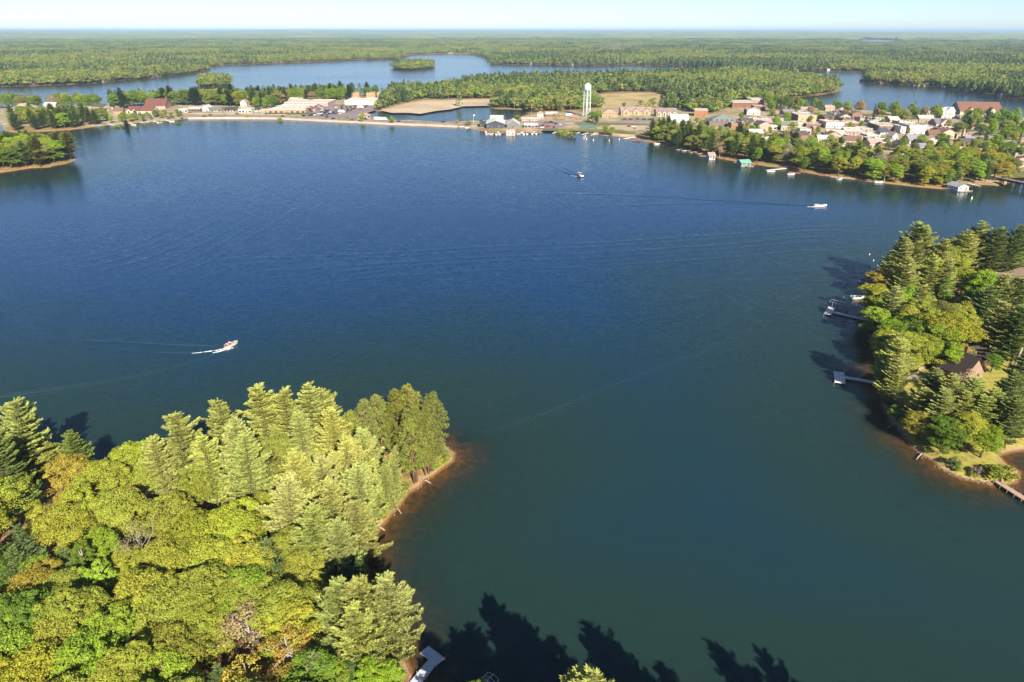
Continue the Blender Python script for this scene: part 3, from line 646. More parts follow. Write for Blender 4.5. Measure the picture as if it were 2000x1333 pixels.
# ---------------------------------------------------------------- buildings
M_GLASS = paint((0.03, 0.035, 0.045), .15); M_FRAME = paint((0.7, 0.68, 0.65), .6)
def window_mesh(w, h):
    k = ('win', round(w, 1), round(h, 1))
    if k not in _cache:
        m = MB().box(-w / 2, w / 2, -.04, .02, 0, h, 1); m.box(-w / 2 + .1, w / 2 - .1, -.06, -.035, .1, h - .1, 0); _cache[k] = m.build('window', [M_GLASS, M_FRAME], mesh_only=True)
    return _cache[k]
def door_mesh():
    if 'door' not in _cache: _cache['door'] = MB().box(-.55, .55, -.05, .02, 0, 2.1).build('door', paint((0.16, 0.09, 0.06)), mesh_only=True)
    return _cache['door']
def gable_prism(mb, w, d, h, rise, ridge, over=.5, mi=0, th=.22):
    """two pitched roof planes with thickness, ridge along x or y; footprint x in +-w/2, y in 0..d"""
    if ridge == 'x': prof = [(-over, h - rise * over / (d / 2)), (d / 2, h + rise), (d + over, h - rise * over / (d / 2))]; mk = lambda t, y, z: (t, y, z); e = (-w / 2 - over, w / 2 + over)
    else: prof = [(-w / 2 - over, h - rise * over / (w / 2)), (0, h + rise), (w / 2 + over, h - rise * over / (w / 2))]; mk = lambda t, y, z: (y, t, z); e = (-over, d + over)
    vs = [mk(t, y, z + dz) for t in e for dz in (.02, th) for y, z in prof]
    fs = [(3, 4, 10, 9), (4, 5, 11, 10), (0, 6, 7, 1), (1, 7, 8, 2), (0, 3, 9, 6), (2, 8, 11, 5), (0, 1, 4, 3), (1, 2, 5, 4), (6, 9, 10, 7), (7, 10, 11, 8)]
    if ridge != 'x': fs = [f[::-1] for f in fs]
    mb.add(vs, fs, mi)
def make_building(name, label, cat, xy, z, w, d, h, rz=0.0, roof='flat', wall=(.6, .55, .5), roofc=(.7, .68, .66), nwin=None, storeys=None, ridge='x', rise=None, group=None, door=True, shop=False, chimney=False, dormers=0, cross=0, sidewall=None):
    root = thing(name, label, cat, (xy[0], xy[1], z), rz, group)
    wall, roofc = tuple(c * .88 for c in wall), tuple(c * .82 for c in roofc); mw, mr = paint(wall, .8, .14), paint(roofc, .8, .12); rise = rise if rise is not None else .32 * (d if ridge == 'x' else w)
    b = MB().box(-w / 2, w / 2, 0, d, -1.2, h)
    if roof == 'gable':
        if ridge == 'x':
            for x in (-w / 2, w / 2): b.add([(x, 0, h), (x, d, h), (x, d / 2, h + rise)], [(0, 1, 2)])
        else:
            for y in (0, d): b.add([(-w / 2, y, h), (w / 2, y, h), (0, y, h + rise)], [(0, 1, 2)])
    b.build('wall', mw, root)
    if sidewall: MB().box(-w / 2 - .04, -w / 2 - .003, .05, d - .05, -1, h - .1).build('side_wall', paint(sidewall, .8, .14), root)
    r = MB()
    if roof == 'flat':
        r.box(-w / 2 - .15, w / 2 + .15, -.15, d + .15, h + .002, h + .2)
        for q in ((-w / 2 - .2, w / 2 + .2, -.2, .15), (-w / 2 - .2, w / 2 + .2, d - .15, d + .2), (-w / 2 - .2, -w / 2 + .15, .15, d - .15), (w / 2 - .15, w / 2 + .2, .15, d - .15)): r.box(*q, h + .2, h + .62)
        rr = random.Random(label)
        for k in range(2 + int(w * d / 220)):
            x, y = rr.uniform(-w * .36, w * .36), rr.uniform(d * .2, d * .8); s = rr.uniform(.5, 1.1); r.box(x - s, x + s, y - s * .7, y + s * .7, h + .2, h + rr.uniform(.7, 1.5), 1)
    elif roof == 'gable': gable_prism(r, w, d, h, rise, ridge)
    elif roof == 'hip':
        o = .5; k = min(w, d) / 2 * .98; vs = [(-w / 2 - o, -o, h), (w / 2 + o, -o, h), (w / 2 + o, d + o, h), (-w / 2 - o, d + o, h)]
        if w >= d: vs += [(-w / 2 + k, d / 2, h + rise), (w / 2 - k, d / 2, h + rise)]; fs = [(0, 1, 5, 4), (1, 2, 5), (2, 3, 4, 5), (3, 0, 4), (3, 2, 1, 0)]
        else: vs += [(0, k, h + rise), (0, d - k, h + rise)]; fs = [(0, 1, 4), (1, 2, 5, 4), (2, 3, 5), (3, 0, 4, 5), (3, 2, 1, 0)]
        r.add(vs, fs)
    ro = r.build('roof', [mr, paint((.42, .40, .38))], root)
    for k in range(cross):                      # front gables with their own little roofs
        x = -w / 2 + (k + .5) * w / cross; gw = min(w / cross * .62, 9); g = MB().box(-gw / 2, gw / 2, -1.2, 2, -1, h); g.add([(-gw / 2, -1.2, h), (gw / 2, -1.2, h), (0, -1.2, h + gw * .42)], [(0, 1, 2)])
        gp = g.build('gable_front', paint(tuple(min(1, c * 1.15) for c in wall), .8, .1), root, loc=(x, 0, 0)); rg = MB(); gable_prism(rg, gw, d / 2 + 1.2, h, gw * .42, 'y', .35); rg.build('gable_roof', mr, gp, loc=(0, -1.2, .05)); link('window', window_mesh(1.4, 1.5), gp, (0, -1.2, h * .62)); link('window', window_mesh(2.2, 1.7), gp, (0, -1.2, .8))
    for k in range(dormers):
        x = -w / 2 + (k + .5) * w / dormers; dm = MB().box(-.9, .9, .6, d * .3, h, h + 1.3).build('dormer', mw, ro, loc=(x, 0, 0)); rg = MB(); gable_prism(rg, 1.8, d * .32, h + 1.3, .7, 'y', .25); rg.build('dormer_roof', mr, ro, loc=(x, .5, 0))
    if chimney: MB().box(-.4, .4, -.4, .4, h, h + rise + 1.2).build('chimney', paint((.3, .14, .1)), ro, loc=(w * .22, d * .5, 0))
    storeys = storeys or max(1, int(h / 3.1)); nwin = nwin if nwin is not None else max(2, min(7, int(w / 3.2)))
    for s_ in range(storeys):
        zz = .9 + s_ * 3.0
        if zz + 1.4 > h + .3: break
        for k in range(nwin):
            x = -w / 2 + (k + .5) * w / nwin
            if door and s_ == 0 and k == nwin // 2: link('door', door_mesh(), root, (x, 0, 0)); continue
            if cross: continue
            big = shop and s_ == 0; link('window', window_mesh(min(2.6, w / nwin * .8) if big else 1.1, 2.0 if big else 1.35), root, (x, 0, .45 if big else zz))
        if d > 6:
            for k in range(2): o = link('window', window_mesh(1.1, 1.35), root, (w / 2, d * (.3 + .4 * k), zz), math.pi / 2)
    return root
def B(u0, u1, v, hpx, depth, label, name='house', cat='house', rot=0.0, **kw):
    """building whose front foot spans pixels u0..u1 on row v, hpx tall to the eaves"""
    um = (u0 + u1) / 2; p = G(um, v, PLAT); mp = m_per_px(um, v); w = (u1 - u0) * mp; h = max(2.3, hpx * mp * 1.04); rz = R(rot)
    FOOT.append((p[0] - math.sin(rz) * depth / 2, p[1] + math.cos(rz) * depth / 2, 0, rz, w / 2, depth / 2))
    return make_building(name, label, cat, p, max(zat(*p), .5) + .02, w, depth, h, rz, **kw)
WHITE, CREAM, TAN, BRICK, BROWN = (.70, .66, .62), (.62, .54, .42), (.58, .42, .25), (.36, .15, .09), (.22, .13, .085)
GREYR, DARKR, REDR, PALE, ORANGE, MAUVE, PINK = (.27, .27, .29), (.10, .10, .115), (.34, .13, .10), (.72, .66, .60), (.62, .27, .11), (.44, .36, .42), (.62, .45, .40)
GI, GT, GM, GB = 'houses and motels on the isthmus', 'buildings of the town', 'marina buildings', 'boathouses on the upper lake'
bld = lambda *a, **k: B(*a, name=k.pop('name', 'building'), cat=k.pop('cat', 'building'), **k)
# isthmus, from the left
B(24,62,221,8,16,'white motel with pale hipped roof near the left edge', 'motel', 'motel', roof='hip', wall=CREAM, roofc=PINK, group=GI)
B(103,142,221,5,12,'long low motel with mauve roof behind the shore pines', 'motel', 'motel', roof='gable', wall=PALE, roofc=MAUVE, rise=2.2, group=GI)
B(184,205,222,6,10,'white house with dark windows among the left shore trees', roof='gable', wall=WHITE, roofc=CREAM, rise=2.5, group=GI)
B(150,178,217,4,10,'low tan house behind the left shore trees', roof='gable', wall=TAN, roofc=PINK, rise=2, group=GI)
B(212,232,214,6,11,'pink-roofed house at the left end of the resort', roof='gable', wall=CREAM, roofc=PINK, rise=3, group=GI)
bld(275,298,229,11,16,'white four-storey resort front with balconies by the water', name='hotel', cat='hotel', roof='gable', wall=WHITE, roofc=REDR, storeys=4, nwin=5, rise=4, cross=0, group=GI)
bld(248,270,223,6,18,'red-roofed resort wing with white gables, left of the main block', name='hotel', cat='hotel', roof='gable', wall=WHITE, roofc=REDR, rise=4, cross=2, group=GI)
bld(285,322,214,6,34,'wide red-brown roofed resort hall behind the white front', name='hotel', cat='hotel', roof='gable', wall=PINK, roofc=REDR, rise=7, rot=12, group=GI)
bld(320,336,208,4,14,'dark red-roofed resort annexe at the right rear', name='hotel', cat='hotel', roof='gable', wall=BROWN, roofc=REDR, rise=2, group=GI)
bld(350,366,220,5,12,'white shop with small square windows left of the white-roofed diner', name='shop', cat='shop', roof='flat', wall=WHITE, shop=True, group=GI)
bld(368,391,219,5,14,'white-roofed diner with a dark glass front', name='shop', cat='shop', roof='gable', wall=BROWN, roofc=WHITE, rise=2, shop=True, group=GI)
bld(393,408,218,6,14,'pale blue gabled shop beside the diner', name='shop', cat='shop', roof='gable', wall=(.6, .66, .7), roofc=(.66, .7, .74), ridge='y', rise=3, group=GI)
bld(412,432,219.5,4,12,'grey-roofed shop with a porch, left of its dark twin', name='shop', cat='shop', roof='gable', wall=CREAM, roofc=GREYR, rise=2.6, shop=True, group=GI)
bld(438,461,219.5,4,12,'dark-roofed lakeside shop with a shaded porch', name='shop', cat='shop', roof='gable', wall=CREAM, roofc=DARKR, rise=2.6, shop=True, group=GI)
bld(466,491,221,6,14,'white flat-roofed store right of the dark-roofed shop', name='shop', cat='shop', roof='flat', wall=WHITE, shop=True, group=GI)
B(470,482,209,8,10,'tall white gabled house behind the lakeside shops', roof='gable', wall=WHITE, roofc=PINK, ridge='y', rise=3, group=GI)
bld(497,507,219,4,9,'small dark-roofed hut next to the white store', name='hut', cat='hut', roof='gable', wall=WHITE, roofc=DARKR, rise=2, group=GI)
bld(508,523,220,3,7,'low yellow kiosk left of the supermarket', name='kiosk', cat='kiosk', roof='flat', wall=(.66, .5, .25), roofc=PALE, group=GI)
B(560,580,199,4,10,'pale low house behind the supermarket', roof='gable', wall=CREAM, roofc=PALE, rise=2, group=GI)
B(582,592,199,4,9,'small red-brown house behind the supermarket', roof='gable', wall=BRICK, roofc=PINK, rise=2, group=GI)
sm = bld(524,597,221.5,6,56,'wide supermarket with a white flat roof and tan front', name='supermarket', cat='supermarket', roof='flat', wall=(.62, .40, .26), roofc=(.80, .78, .74), shop=True, group=GI)
sb = bld(556,640,208,6,44,'rear hall of the supermarket with a paler flat roof', name='supermarket', cat='supermarket', roof='flat', wall=PINK, roofc=(.78, .74, .68), group=GI)
M_RED = paint((.55, .045, .05), .5)
def red_canopy(px, v, w, label):
    p = G(px, v, PLAT); t = thing('entrance_canopy', label, 'canopy', (p[0], p[1], 1.5), 0, 'red entrance canopies'); rg = MB(); gable_prism(rg, w, w * .7, 4.2, w * .26, 'y', .3); rg.build('roof', M_RED, t)
    for x in (-w / 2 + .3, w / 2 - .3):
        for y in (.3, w * .7 - .3): MB().box(x - .15, x + .15, y - .15, y + .15, -.3, 4.18).build('post', M_WHITE, t)
red_canopy(605, 220, 9.5, 'larger red gabled entrance canopy at the supermarket corner'); red_canopy(621, 216, 9, 'smaller red entrance canopy behind the large one')
p = G(569, 221.4, PLAT); t = thing('shop_sign', 'red sign panel on the supermarket front', 'sign', (p[0], p[1] - .35, 5.2)); MB().box(-4.5, 4.5, -.15, .1, -.8, .8).build('panel', paint((.66, .42, .3)), t)
for k in range(7): MB().box(-4 + k * 1.15, -3.25 + k * 1.15, -.22, -.152, -.5, .5).build('letter_block', M_RED, t)
p = G(565, 223.5, PLAT); hedge = thing('hedge', 'clipped green hedge below the supermarket front', 'hedge', (p[0], p[1], 1.5)); MB().box(-28, 28, -1, 1, -.2, 1.5).build('foliage', rough_mat('hedge_leaf', (.10, .13, .03), .3, .5, .95, bump=.6), hedge)
bld(674,735,205.5,7,40,'white flat-roofed warehouse in front of the tan blocks', name='warehouse', cat='warehouse', roof='flat', wall=(.78, .74, .64), roofc=(.80, .79, .74), door=False, group=GI)
for u0, u1, lab in ((687,702,'left one of the three tall tan blocks behind the warehouse'),(716,733,'middle and widest of the three tan blocks behind the warehouse'),(737,743,'right and narrowest of the three tan blocks behind the warehouse')):
    bld(u0, u1, 194.5, 11, 14, lab, roof='flat', wall=(.64, .42, .22), roofc=TAN, nwin=2, door=False, group='tan blocks behind the warehouse')
bld(699,723,231,5,9,'low visitor kiosk with dark openings at the causeway', name='kiosk', cat='kiosk', roof='hip', wall=PINK, roofc=PINK, rise=2, shop=True, group=GI)
# marina
bld(937,948,248,9,12,'dark navy marina shed at its left end', name='boat_shed', cat='shed', roof='flat', wall=(.06, .07, .10), roofc=DARKR, group=GM)
bld(950,985,251,8,30,'white-roofed marina hangar with navy front', name='boat_shed', cat='shed', roof='gable', wall=(.08, .10, .16), roofc=(.82, .82, .80), rise=3, ridge='y', group=GM)
bld(958,982,243,8,22,'rear white-roofed marina hangar', name='boat_shed', cat='shed', roof='gable', wall=WHITE, roofc=(.82, .82, .80), rise=3, group=GM)
bld(990,1014,250,6,18,'grey-gabled marina hall with white roof slopes', name='boat_shed', cat='shed', roof='gable', wall=GREYR, roofc=(.76, .76, .76), ridge='y', rise=4, group=GM)
bld(1024,1051,250,4,14,'long white shed with dark open front at the marina', name='boat_shed', cat='shed', roof='flat', wall=(.30, .30, .33), roofc=(.82, .82, .80), shop=True, group=GM)
bld(1019,1050,237,4,10,'low pink flat-roofed store behind the marina', name='shop', cat='shop', roof='flat', wall=PINK, roofc=PALE, group=GM)
bld(1049,1061,232,9,9,'white tower-like house behind the marina', roof='hip', wall=WHITE, roofc=PINK, rise=2, group=GM)
bld(1066,1088,228,4,12,'long white-roofed shed right of the white tower-house', name='shed', cat='shed', roof='gable', wall=BRICK, roofc=PALE, rise=2, group=GM)
bld(989,1006,262,6,9,'white boathouse standing in the water at the marina', name='boathouse', cat='boathouse', roof='flat', wall=WHITE, roofc=PALE, group=GM)
# apartments, school, sheds
bld(1176,1206,230,7,16,'pale hipped-roof end block of the gabled apartments', name='apartment_building', cat='apartments', roof='hip', wall=(.66, .44, .26), roofc=PINK, rise=4, group='gabled apartments')
bld(1213,1272,225.5,7,15,'long tan apartment row with three front gables', name='apartment_building', cat='apartments', roof='gable', wall=TAN, roofc=(.50, .38, .36), rise=4, cross=3, group='gabled apartments')
bld(1282,1322,228,7,14,'cream apartment row with four front gables', name='apartment_building', cat='apartments', roof='gable', wall=CREAM, roofc=(.42, .32, .32), rise=4, cross=4, group='gabled apartments')
bld(1312,1346,243,6,24,'big white metal-roofed shed above the shore trees', name='shed', cat='shed', roof='gable', wall=WHITE, roofc=(.84, .84, .82), rise=5, door=False, group=GT)
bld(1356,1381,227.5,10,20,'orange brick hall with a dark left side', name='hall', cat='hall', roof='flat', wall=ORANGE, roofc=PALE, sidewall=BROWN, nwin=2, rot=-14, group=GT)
bld(1386,1444,247,8,30,'long school with grey-green hipped roof and dormers', name='school', cat='school', roof='hip', wall=(.30, .22, .20), roofc=(.34, .38, .37), rise=6, dormers=6, rot=-6, group=GT)
bld(1428,1446,251,8,12,'orange brick end wing of the school', name='school', cat='school', roof='flat', wall=ORANGE, roofc=(.34, .38, .37), nwin=2, group=GT)
bld(1430,1478,211,9,30,'brick church hall with white flat roof', name='church', cat='church', roof='flat', wall=BRICK, roofc=PALE, group=GT)
bld(1466,1492,205,9,20,'rear pink wing beside the brick church hall', name='church', cat='church', roof='flat', wall=PINK, roofc=WHITE, group=GT)
bld(1472,1494,217,8,12,'small red-brick annexe below the church hall', roof='flat', wall=BRICK, roofc=PINK, group=GT)
B(1445,1456,190,6,9,'white house among trees above the church hall', roof='gable', wall=WHITE, roofc=PALE, rise=3, group=GT)
B(1354,1377,277,6,11,'pink-roofed cottage in the shore trees', roof='gable', wall=CREAM, roofc=PINK, rise=3, group=GT)
# town centre
T_ = [(1485,1504,239,7,14,'pale green flat-roofed shop at the top of main street',dict(wall=(.55,.62,.52),roofc=PINK,shop=True)),
 (1484,1523,254,7,20,'white main-street store with a dark porch',dict(wall=WHITE,roofc=(.82,.80,.76),shop=True)),
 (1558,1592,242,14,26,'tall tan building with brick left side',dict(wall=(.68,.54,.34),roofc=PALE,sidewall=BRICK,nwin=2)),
 (1549,1568,247,6,12,'low pale green store in front of the tan building',dict(wall=(.62,.66,.58),roofc=WHITE)),
 (1575,1606,249,5,14,'low red-brown store below the tan building',dict(wall=BRICK,roofc=PINK)),
 (1562,1583,262,8,14,'white storefront with arched dark windows',dict(wall=WHITE,roofc=PALE,shop=True)),
 (1588,1602,257,6,10,'orange-fronted shop between white roofs',dict(wall=ORANGE,roofc=TAN)),
 (1613,1647,251,10,16,'white three-storey hotel front with many windows',dict(wall=(.74,.66,.66),roofc=WHITE,nwin=7)),
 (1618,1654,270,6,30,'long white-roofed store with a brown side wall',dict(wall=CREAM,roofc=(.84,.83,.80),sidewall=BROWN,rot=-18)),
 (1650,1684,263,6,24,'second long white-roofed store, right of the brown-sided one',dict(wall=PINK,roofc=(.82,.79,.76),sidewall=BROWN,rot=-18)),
 (1648,1682,250,8,16,'brown brick store with a pale flat roof',dict(wall=BRICK,roofc=PALE)),
 (1626,1644,279,6,12,'mauve garage with a dark door',dict(wall=MAUVE,roofc=GREYR)),
 (1660,1692,275,6,18,'pink-walled store with grey posts in front',dict(wall=PINK,roofc=PINK)),
 (1703,1717,250,8,12,'blue-grey painted block beside the brick row',dict(wall=(.46,.54,.66),roofc=WHITE,nwin=2)),
 (1717,1758,257,9,26,'long brown-brick row with a broad pale roof',dict(wall=(.40,.22,.16),roofc=(.74,.66,.56))),
 (1758,1774,261,11,18,'narrow white block left of the tall white block',dict(wall=(.80,.80,.78),roofc=WHITE,nwin=2)),
 (1774,1806,262,14,24,'tall white block at the right of the brick row',dict(wall=(.82,.81,.77),roofc=WHITE,nwin=2)),
 (1694,1718,271,5,16,'small store with a bright white roof',dict(wall=CREAM,roofc=(.84,.84,.82))),
 (1697,1711,284,10,14,'dark slate-sided block beside the red building',dict(wall=(.09,.09,.11),roofc=PALE,nwin=2)),
 (1712,1760,286,6,24,'red building with a white roof above the shore trees',dict(wall=(.55,.10,.07),roofc=(.86,.84,.80))),
 (1705,1756,238,4,16,'row of low white stores behind the brick row',dict(wall=WHITE,roofc=PALE,shop=True)),
 (1808,1832,258,7,20,'pink stucco store right of the tall white block',dict(wall=PINK,roofc=PALE)),
 (1839,1874,232,5,12,'long low white building left of the lodge',dict(wall=WHITE,roofc=PALE)),
 (1853,1869,258,6,10,'white shed beside the chimney stack',dict(wall=(.80,.76,.68),roofc=PALE,nwin=1)),
 (1606,1622,243,5,12,'small white flat roof behind the hotel front',dict(wall=CREAM,roofc=WHITE)),
 (1526,1548,251,5,14,'low mauve shop row along the shaded street',dict(wall=MAUVE,roofc=PINK,shop=True)),
 (1680,1703,258,5,16,'low pink store between white roofs',dict(wall=PINK,roofc=PALE)),
 (1510,1545,274,5,20,'pink flat-roofed service building by the parking lot',dict(wall=PINK,roofc=PINK)),
 (1936,1950,284,6,9,'small pink-white outbuilding at the grey metal roof',dict(wall=PINK,roofc=WHITE,nwin=1))]
for u0, u1, v, hp, d, lab, kw in T_: bld(u0, u1, v, hp, d, lab, rot=kw.pop('rot', -4), roof=kw.pop('roof', 'flat'), group=GT, **kw)
H_ = [(1580,1595,289,8,9,'white gabled house above the shore trees',dict(wall=(.82,.82,.80),roofc=WHITE,ridge='y',rise=3)),
 (1480,1510,281,4,14,'long low house with a brown roof by the shore',dict(wall=BROWN,roofc=(.46,.28,.22),rise=2.5)),
 (1719,1735,263,4,9,'small white house with a navy gabled roof',dict(wall=WHITE,roofc=(.10,.13,.20),rise=3)),
 (1742,1753,274,7,9,'narrow white gabled house behind the red building',dict(wall=(.82,.80,.76),roofc=PALE,ridge='y',rise=3)),
 (1775,1798,281,6,12,'grey-roofed white house right of the red building',dict(wall=WHITE,roofc=(.40,.38,.42),rise=4)),
 (1763,1797,239,5,20,'large house with a dark hipped roof',dict(wall=TAN,roofc=DARKR,roof='hip',rise=5)),
 (1635,1661,227,7,13,'pink hipped-roof house with cream walls',dict(wall=CREAM,roofc=PINK,roof='hip',rise=4)),
 (1716,1728,225,7,9,'dark red house beside the tall spruce',dict(wall=(.28,.05,.06),roofc=REDR,rise=2)),
 (1804,1816,224,6,9,'cream house with a grey gable by the upper lake',dict(wall=CREAM,roofc=GREYR,ridge='y',rise=3)),
 (1841,1865,224,7,11,'bright white house with steep gables by the upper lake',dict(wall=(.84,.84,.84),roofc=(.62,.64,.68),rise=4,cross=1)),
 (1827,1859,248,6,13,'grey-gabled house with a stone porch',dict(wall=PINK,roofc=GREYR,rise=4,cross=1)),
 (1967,1989,310,6,10,'white house with a grey roof at the right edge',dict(wall=WHITE,roofc=(.5,.48,.5),rise=3)),
 (1608,1624,324,7,9,'orange-roofed cottage close to the shore',dict(wall=WHITE,roofc=(.58,.22,.10),rise=3)),
 (1385,1397,309,6,7,'small white shore cabin beside the docks',dict(wall=WHITE,roofc=PINK,rise=2)),
 (1565,1588,222,6,10,'mauve house behind the tan building',dict(wall=MAUVE,roofc=PINK,rise=3)),
 (1612,1630,217,5,10,'pale house near the water behind the town',dict(wall=CREAM,roofc=PINK,rise=3)),
 (1895,1906,253,5,8,'small cream cottage right of the chimney stack',dict(wall=CREAM,roofc=REDR,rise=3)),
 (1796,1812,296,6,10,'grey-roofed cottage among the lower trees',dict(wall=GREYR,roofc=(.36,.36,.40),rise=3)),
 (1822,1838,300,5,10,'slate-roofed cottage left of the lime trees',dict(wall=CREAM,roofc=(.40,.38,.38),rise=3)),
 (1870,1886,296,5,9,'pink-roofed cottage under the lime trees',dict(wall=PINK,roofc=PINK,rise=3)),
 (1892,1908,306,5,9,'grey cottage in the gap between the shore trees',dict(wall=(.5,.5,.52),roofc=(.45,.43,.45),rise=3)),
 (1985,2008,327,5,10,'tan-roofed cabin near the trestle bridge',dict(wall=CREAM,roofc=PINK,rise=3))]
for u0, u1, v, hp, d, lab, kw in H_: B(u0, u1, v, hp, d, lab, rot=kw.pop('rot', 5), roof=kw.pop('roof', 'gable'), group='houses of the town', chimney=True, **kw)
bld(1878,1954,223,6,30,'large lodge with a red-brown roof by the upper lake', name='lodge', cat='lodge', roof='gable', wall=(.70, .62, .46), roofc=(.36, .17, .12), rise=9, cross=2, rot=-8, group=GT)
bld(1896,1957,284,4,26,'wide grey metal roof beside the chimney stack', name='hall', cat='hall', roof='gable', wall=PINK, roofc=(.46, .45, .50), rise=3, rot=-12, group=GT)
bld(1750,1780,308,4,10,'open carport with a white roof behind the shore trees', name='carport', cat='carport', roof='flat', wall=(.42, .36, .34), roofc=(.84, .82, .78), door=False, group=GT)
p = G(1877, 277, PLAT); t = thing('chimney_stack', 'tall square tan chimney stack standing alone', 'chimney', (p[0], p[1], 1.3), R(25)); FOOT.append((p[0], p[1], 0, 0, 2, 2))
mb = MB(); mb.add([(-1.1, -1.1, -.5), (1.1, -1.1, -.5), (1.1, 1.1, -.5), (-1.1, 1.1, -.5), (-.8, -.8, 11), (.8, -.8, 11), (.8, .8, 11), (-.8, .8, 11)], [(0, 1, 5, 4), (1, 2, 6, 5), (2, 3, 7, 6), (3, 0, 4, 7), (4, 5, 6, 7)]); mb.build('shaft', paint((.52, .40, .24)), t); MB().box(-.95, .95, -.95, .95, 10.6, 11.2).build('cap', paint((.34, .25, .16)), t)
# boathouses
def boathouse(u, v, wpx, hpx, label, wall, roofc, group=GB, d=8, rot=0, z=.25, ridge='y'):
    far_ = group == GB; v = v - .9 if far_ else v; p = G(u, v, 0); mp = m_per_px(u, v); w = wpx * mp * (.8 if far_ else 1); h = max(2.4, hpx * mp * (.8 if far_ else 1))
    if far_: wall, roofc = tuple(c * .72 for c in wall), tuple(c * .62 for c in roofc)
    t = make_building('boathouse', label, 'boathouse', p, z, w, d, h, R(rot), 'gable', wall, roofc, nwin=2, storeys=1, ridge=ridge, rise=w * .22, group=group)
    FOOT.append((p[0], p[1] + d / 2, 0, 0, w / 2, d / 2)); MB().box(-w / 2 - 1, w / 2 + 1, -2.4, -.003, -.1, .12).build('deck', paint((.55, .42, .32)), t)
    for x in (-w / 2 - .8, w / 2 + .8): MB().tube([(x, -2.2, -1.5), (x, -2.2, .8)], .12, 6).build('post', paint((.5, .4, .32)), t)
    return t
boathouse(1880.5, 374, 25, 6, 'blue-walled boathouse with white front on the near town shore', (.82, .84, .86), (.46, .50, .56), 'boathouses on the town shore', 9, 14)
boathouse(1457, 326, 20, 4, 'turquoise-roofed boat shelter on the town shore', (.30, .48, .44), (.30, .66, .56), 'boathouses on the town shore', 8, 10, ridge='x')
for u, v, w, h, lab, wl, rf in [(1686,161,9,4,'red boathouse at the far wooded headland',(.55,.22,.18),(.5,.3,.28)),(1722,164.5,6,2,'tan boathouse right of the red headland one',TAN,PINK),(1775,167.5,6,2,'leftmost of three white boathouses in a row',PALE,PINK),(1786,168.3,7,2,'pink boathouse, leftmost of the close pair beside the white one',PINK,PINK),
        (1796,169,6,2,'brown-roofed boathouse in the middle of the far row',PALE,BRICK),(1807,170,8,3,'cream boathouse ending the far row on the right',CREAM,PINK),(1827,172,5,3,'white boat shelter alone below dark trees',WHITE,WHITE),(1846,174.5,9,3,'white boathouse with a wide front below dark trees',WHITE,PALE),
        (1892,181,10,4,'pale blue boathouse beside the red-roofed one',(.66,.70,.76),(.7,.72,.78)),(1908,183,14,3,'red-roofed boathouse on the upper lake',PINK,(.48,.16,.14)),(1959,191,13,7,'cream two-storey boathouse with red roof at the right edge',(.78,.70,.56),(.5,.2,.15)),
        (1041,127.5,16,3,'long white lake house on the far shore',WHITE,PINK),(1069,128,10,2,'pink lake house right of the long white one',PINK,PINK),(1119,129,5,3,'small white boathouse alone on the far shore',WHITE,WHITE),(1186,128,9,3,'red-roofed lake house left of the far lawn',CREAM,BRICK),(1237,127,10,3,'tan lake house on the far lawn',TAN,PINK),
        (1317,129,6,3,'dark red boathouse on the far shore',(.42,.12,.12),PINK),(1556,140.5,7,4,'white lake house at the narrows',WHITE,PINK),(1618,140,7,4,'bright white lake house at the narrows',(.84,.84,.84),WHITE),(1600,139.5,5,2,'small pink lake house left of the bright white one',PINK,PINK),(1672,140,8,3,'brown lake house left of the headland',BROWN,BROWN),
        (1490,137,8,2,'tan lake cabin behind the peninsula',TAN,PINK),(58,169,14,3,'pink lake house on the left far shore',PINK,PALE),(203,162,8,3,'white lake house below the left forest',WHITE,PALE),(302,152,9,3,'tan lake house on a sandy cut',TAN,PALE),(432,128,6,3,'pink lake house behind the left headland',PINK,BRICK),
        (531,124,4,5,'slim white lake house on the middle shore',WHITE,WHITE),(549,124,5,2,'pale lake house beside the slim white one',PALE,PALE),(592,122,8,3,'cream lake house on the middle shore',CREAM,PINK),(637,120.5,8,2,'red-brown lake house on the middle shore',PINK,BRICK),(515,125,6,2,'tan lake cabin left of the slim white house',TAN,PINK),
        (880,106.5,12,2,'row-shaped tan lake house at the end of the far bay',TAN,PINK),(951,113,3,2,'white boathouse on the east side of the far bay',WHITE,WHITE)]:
    boathouse(u, v, w, h, lab, wl, rf)

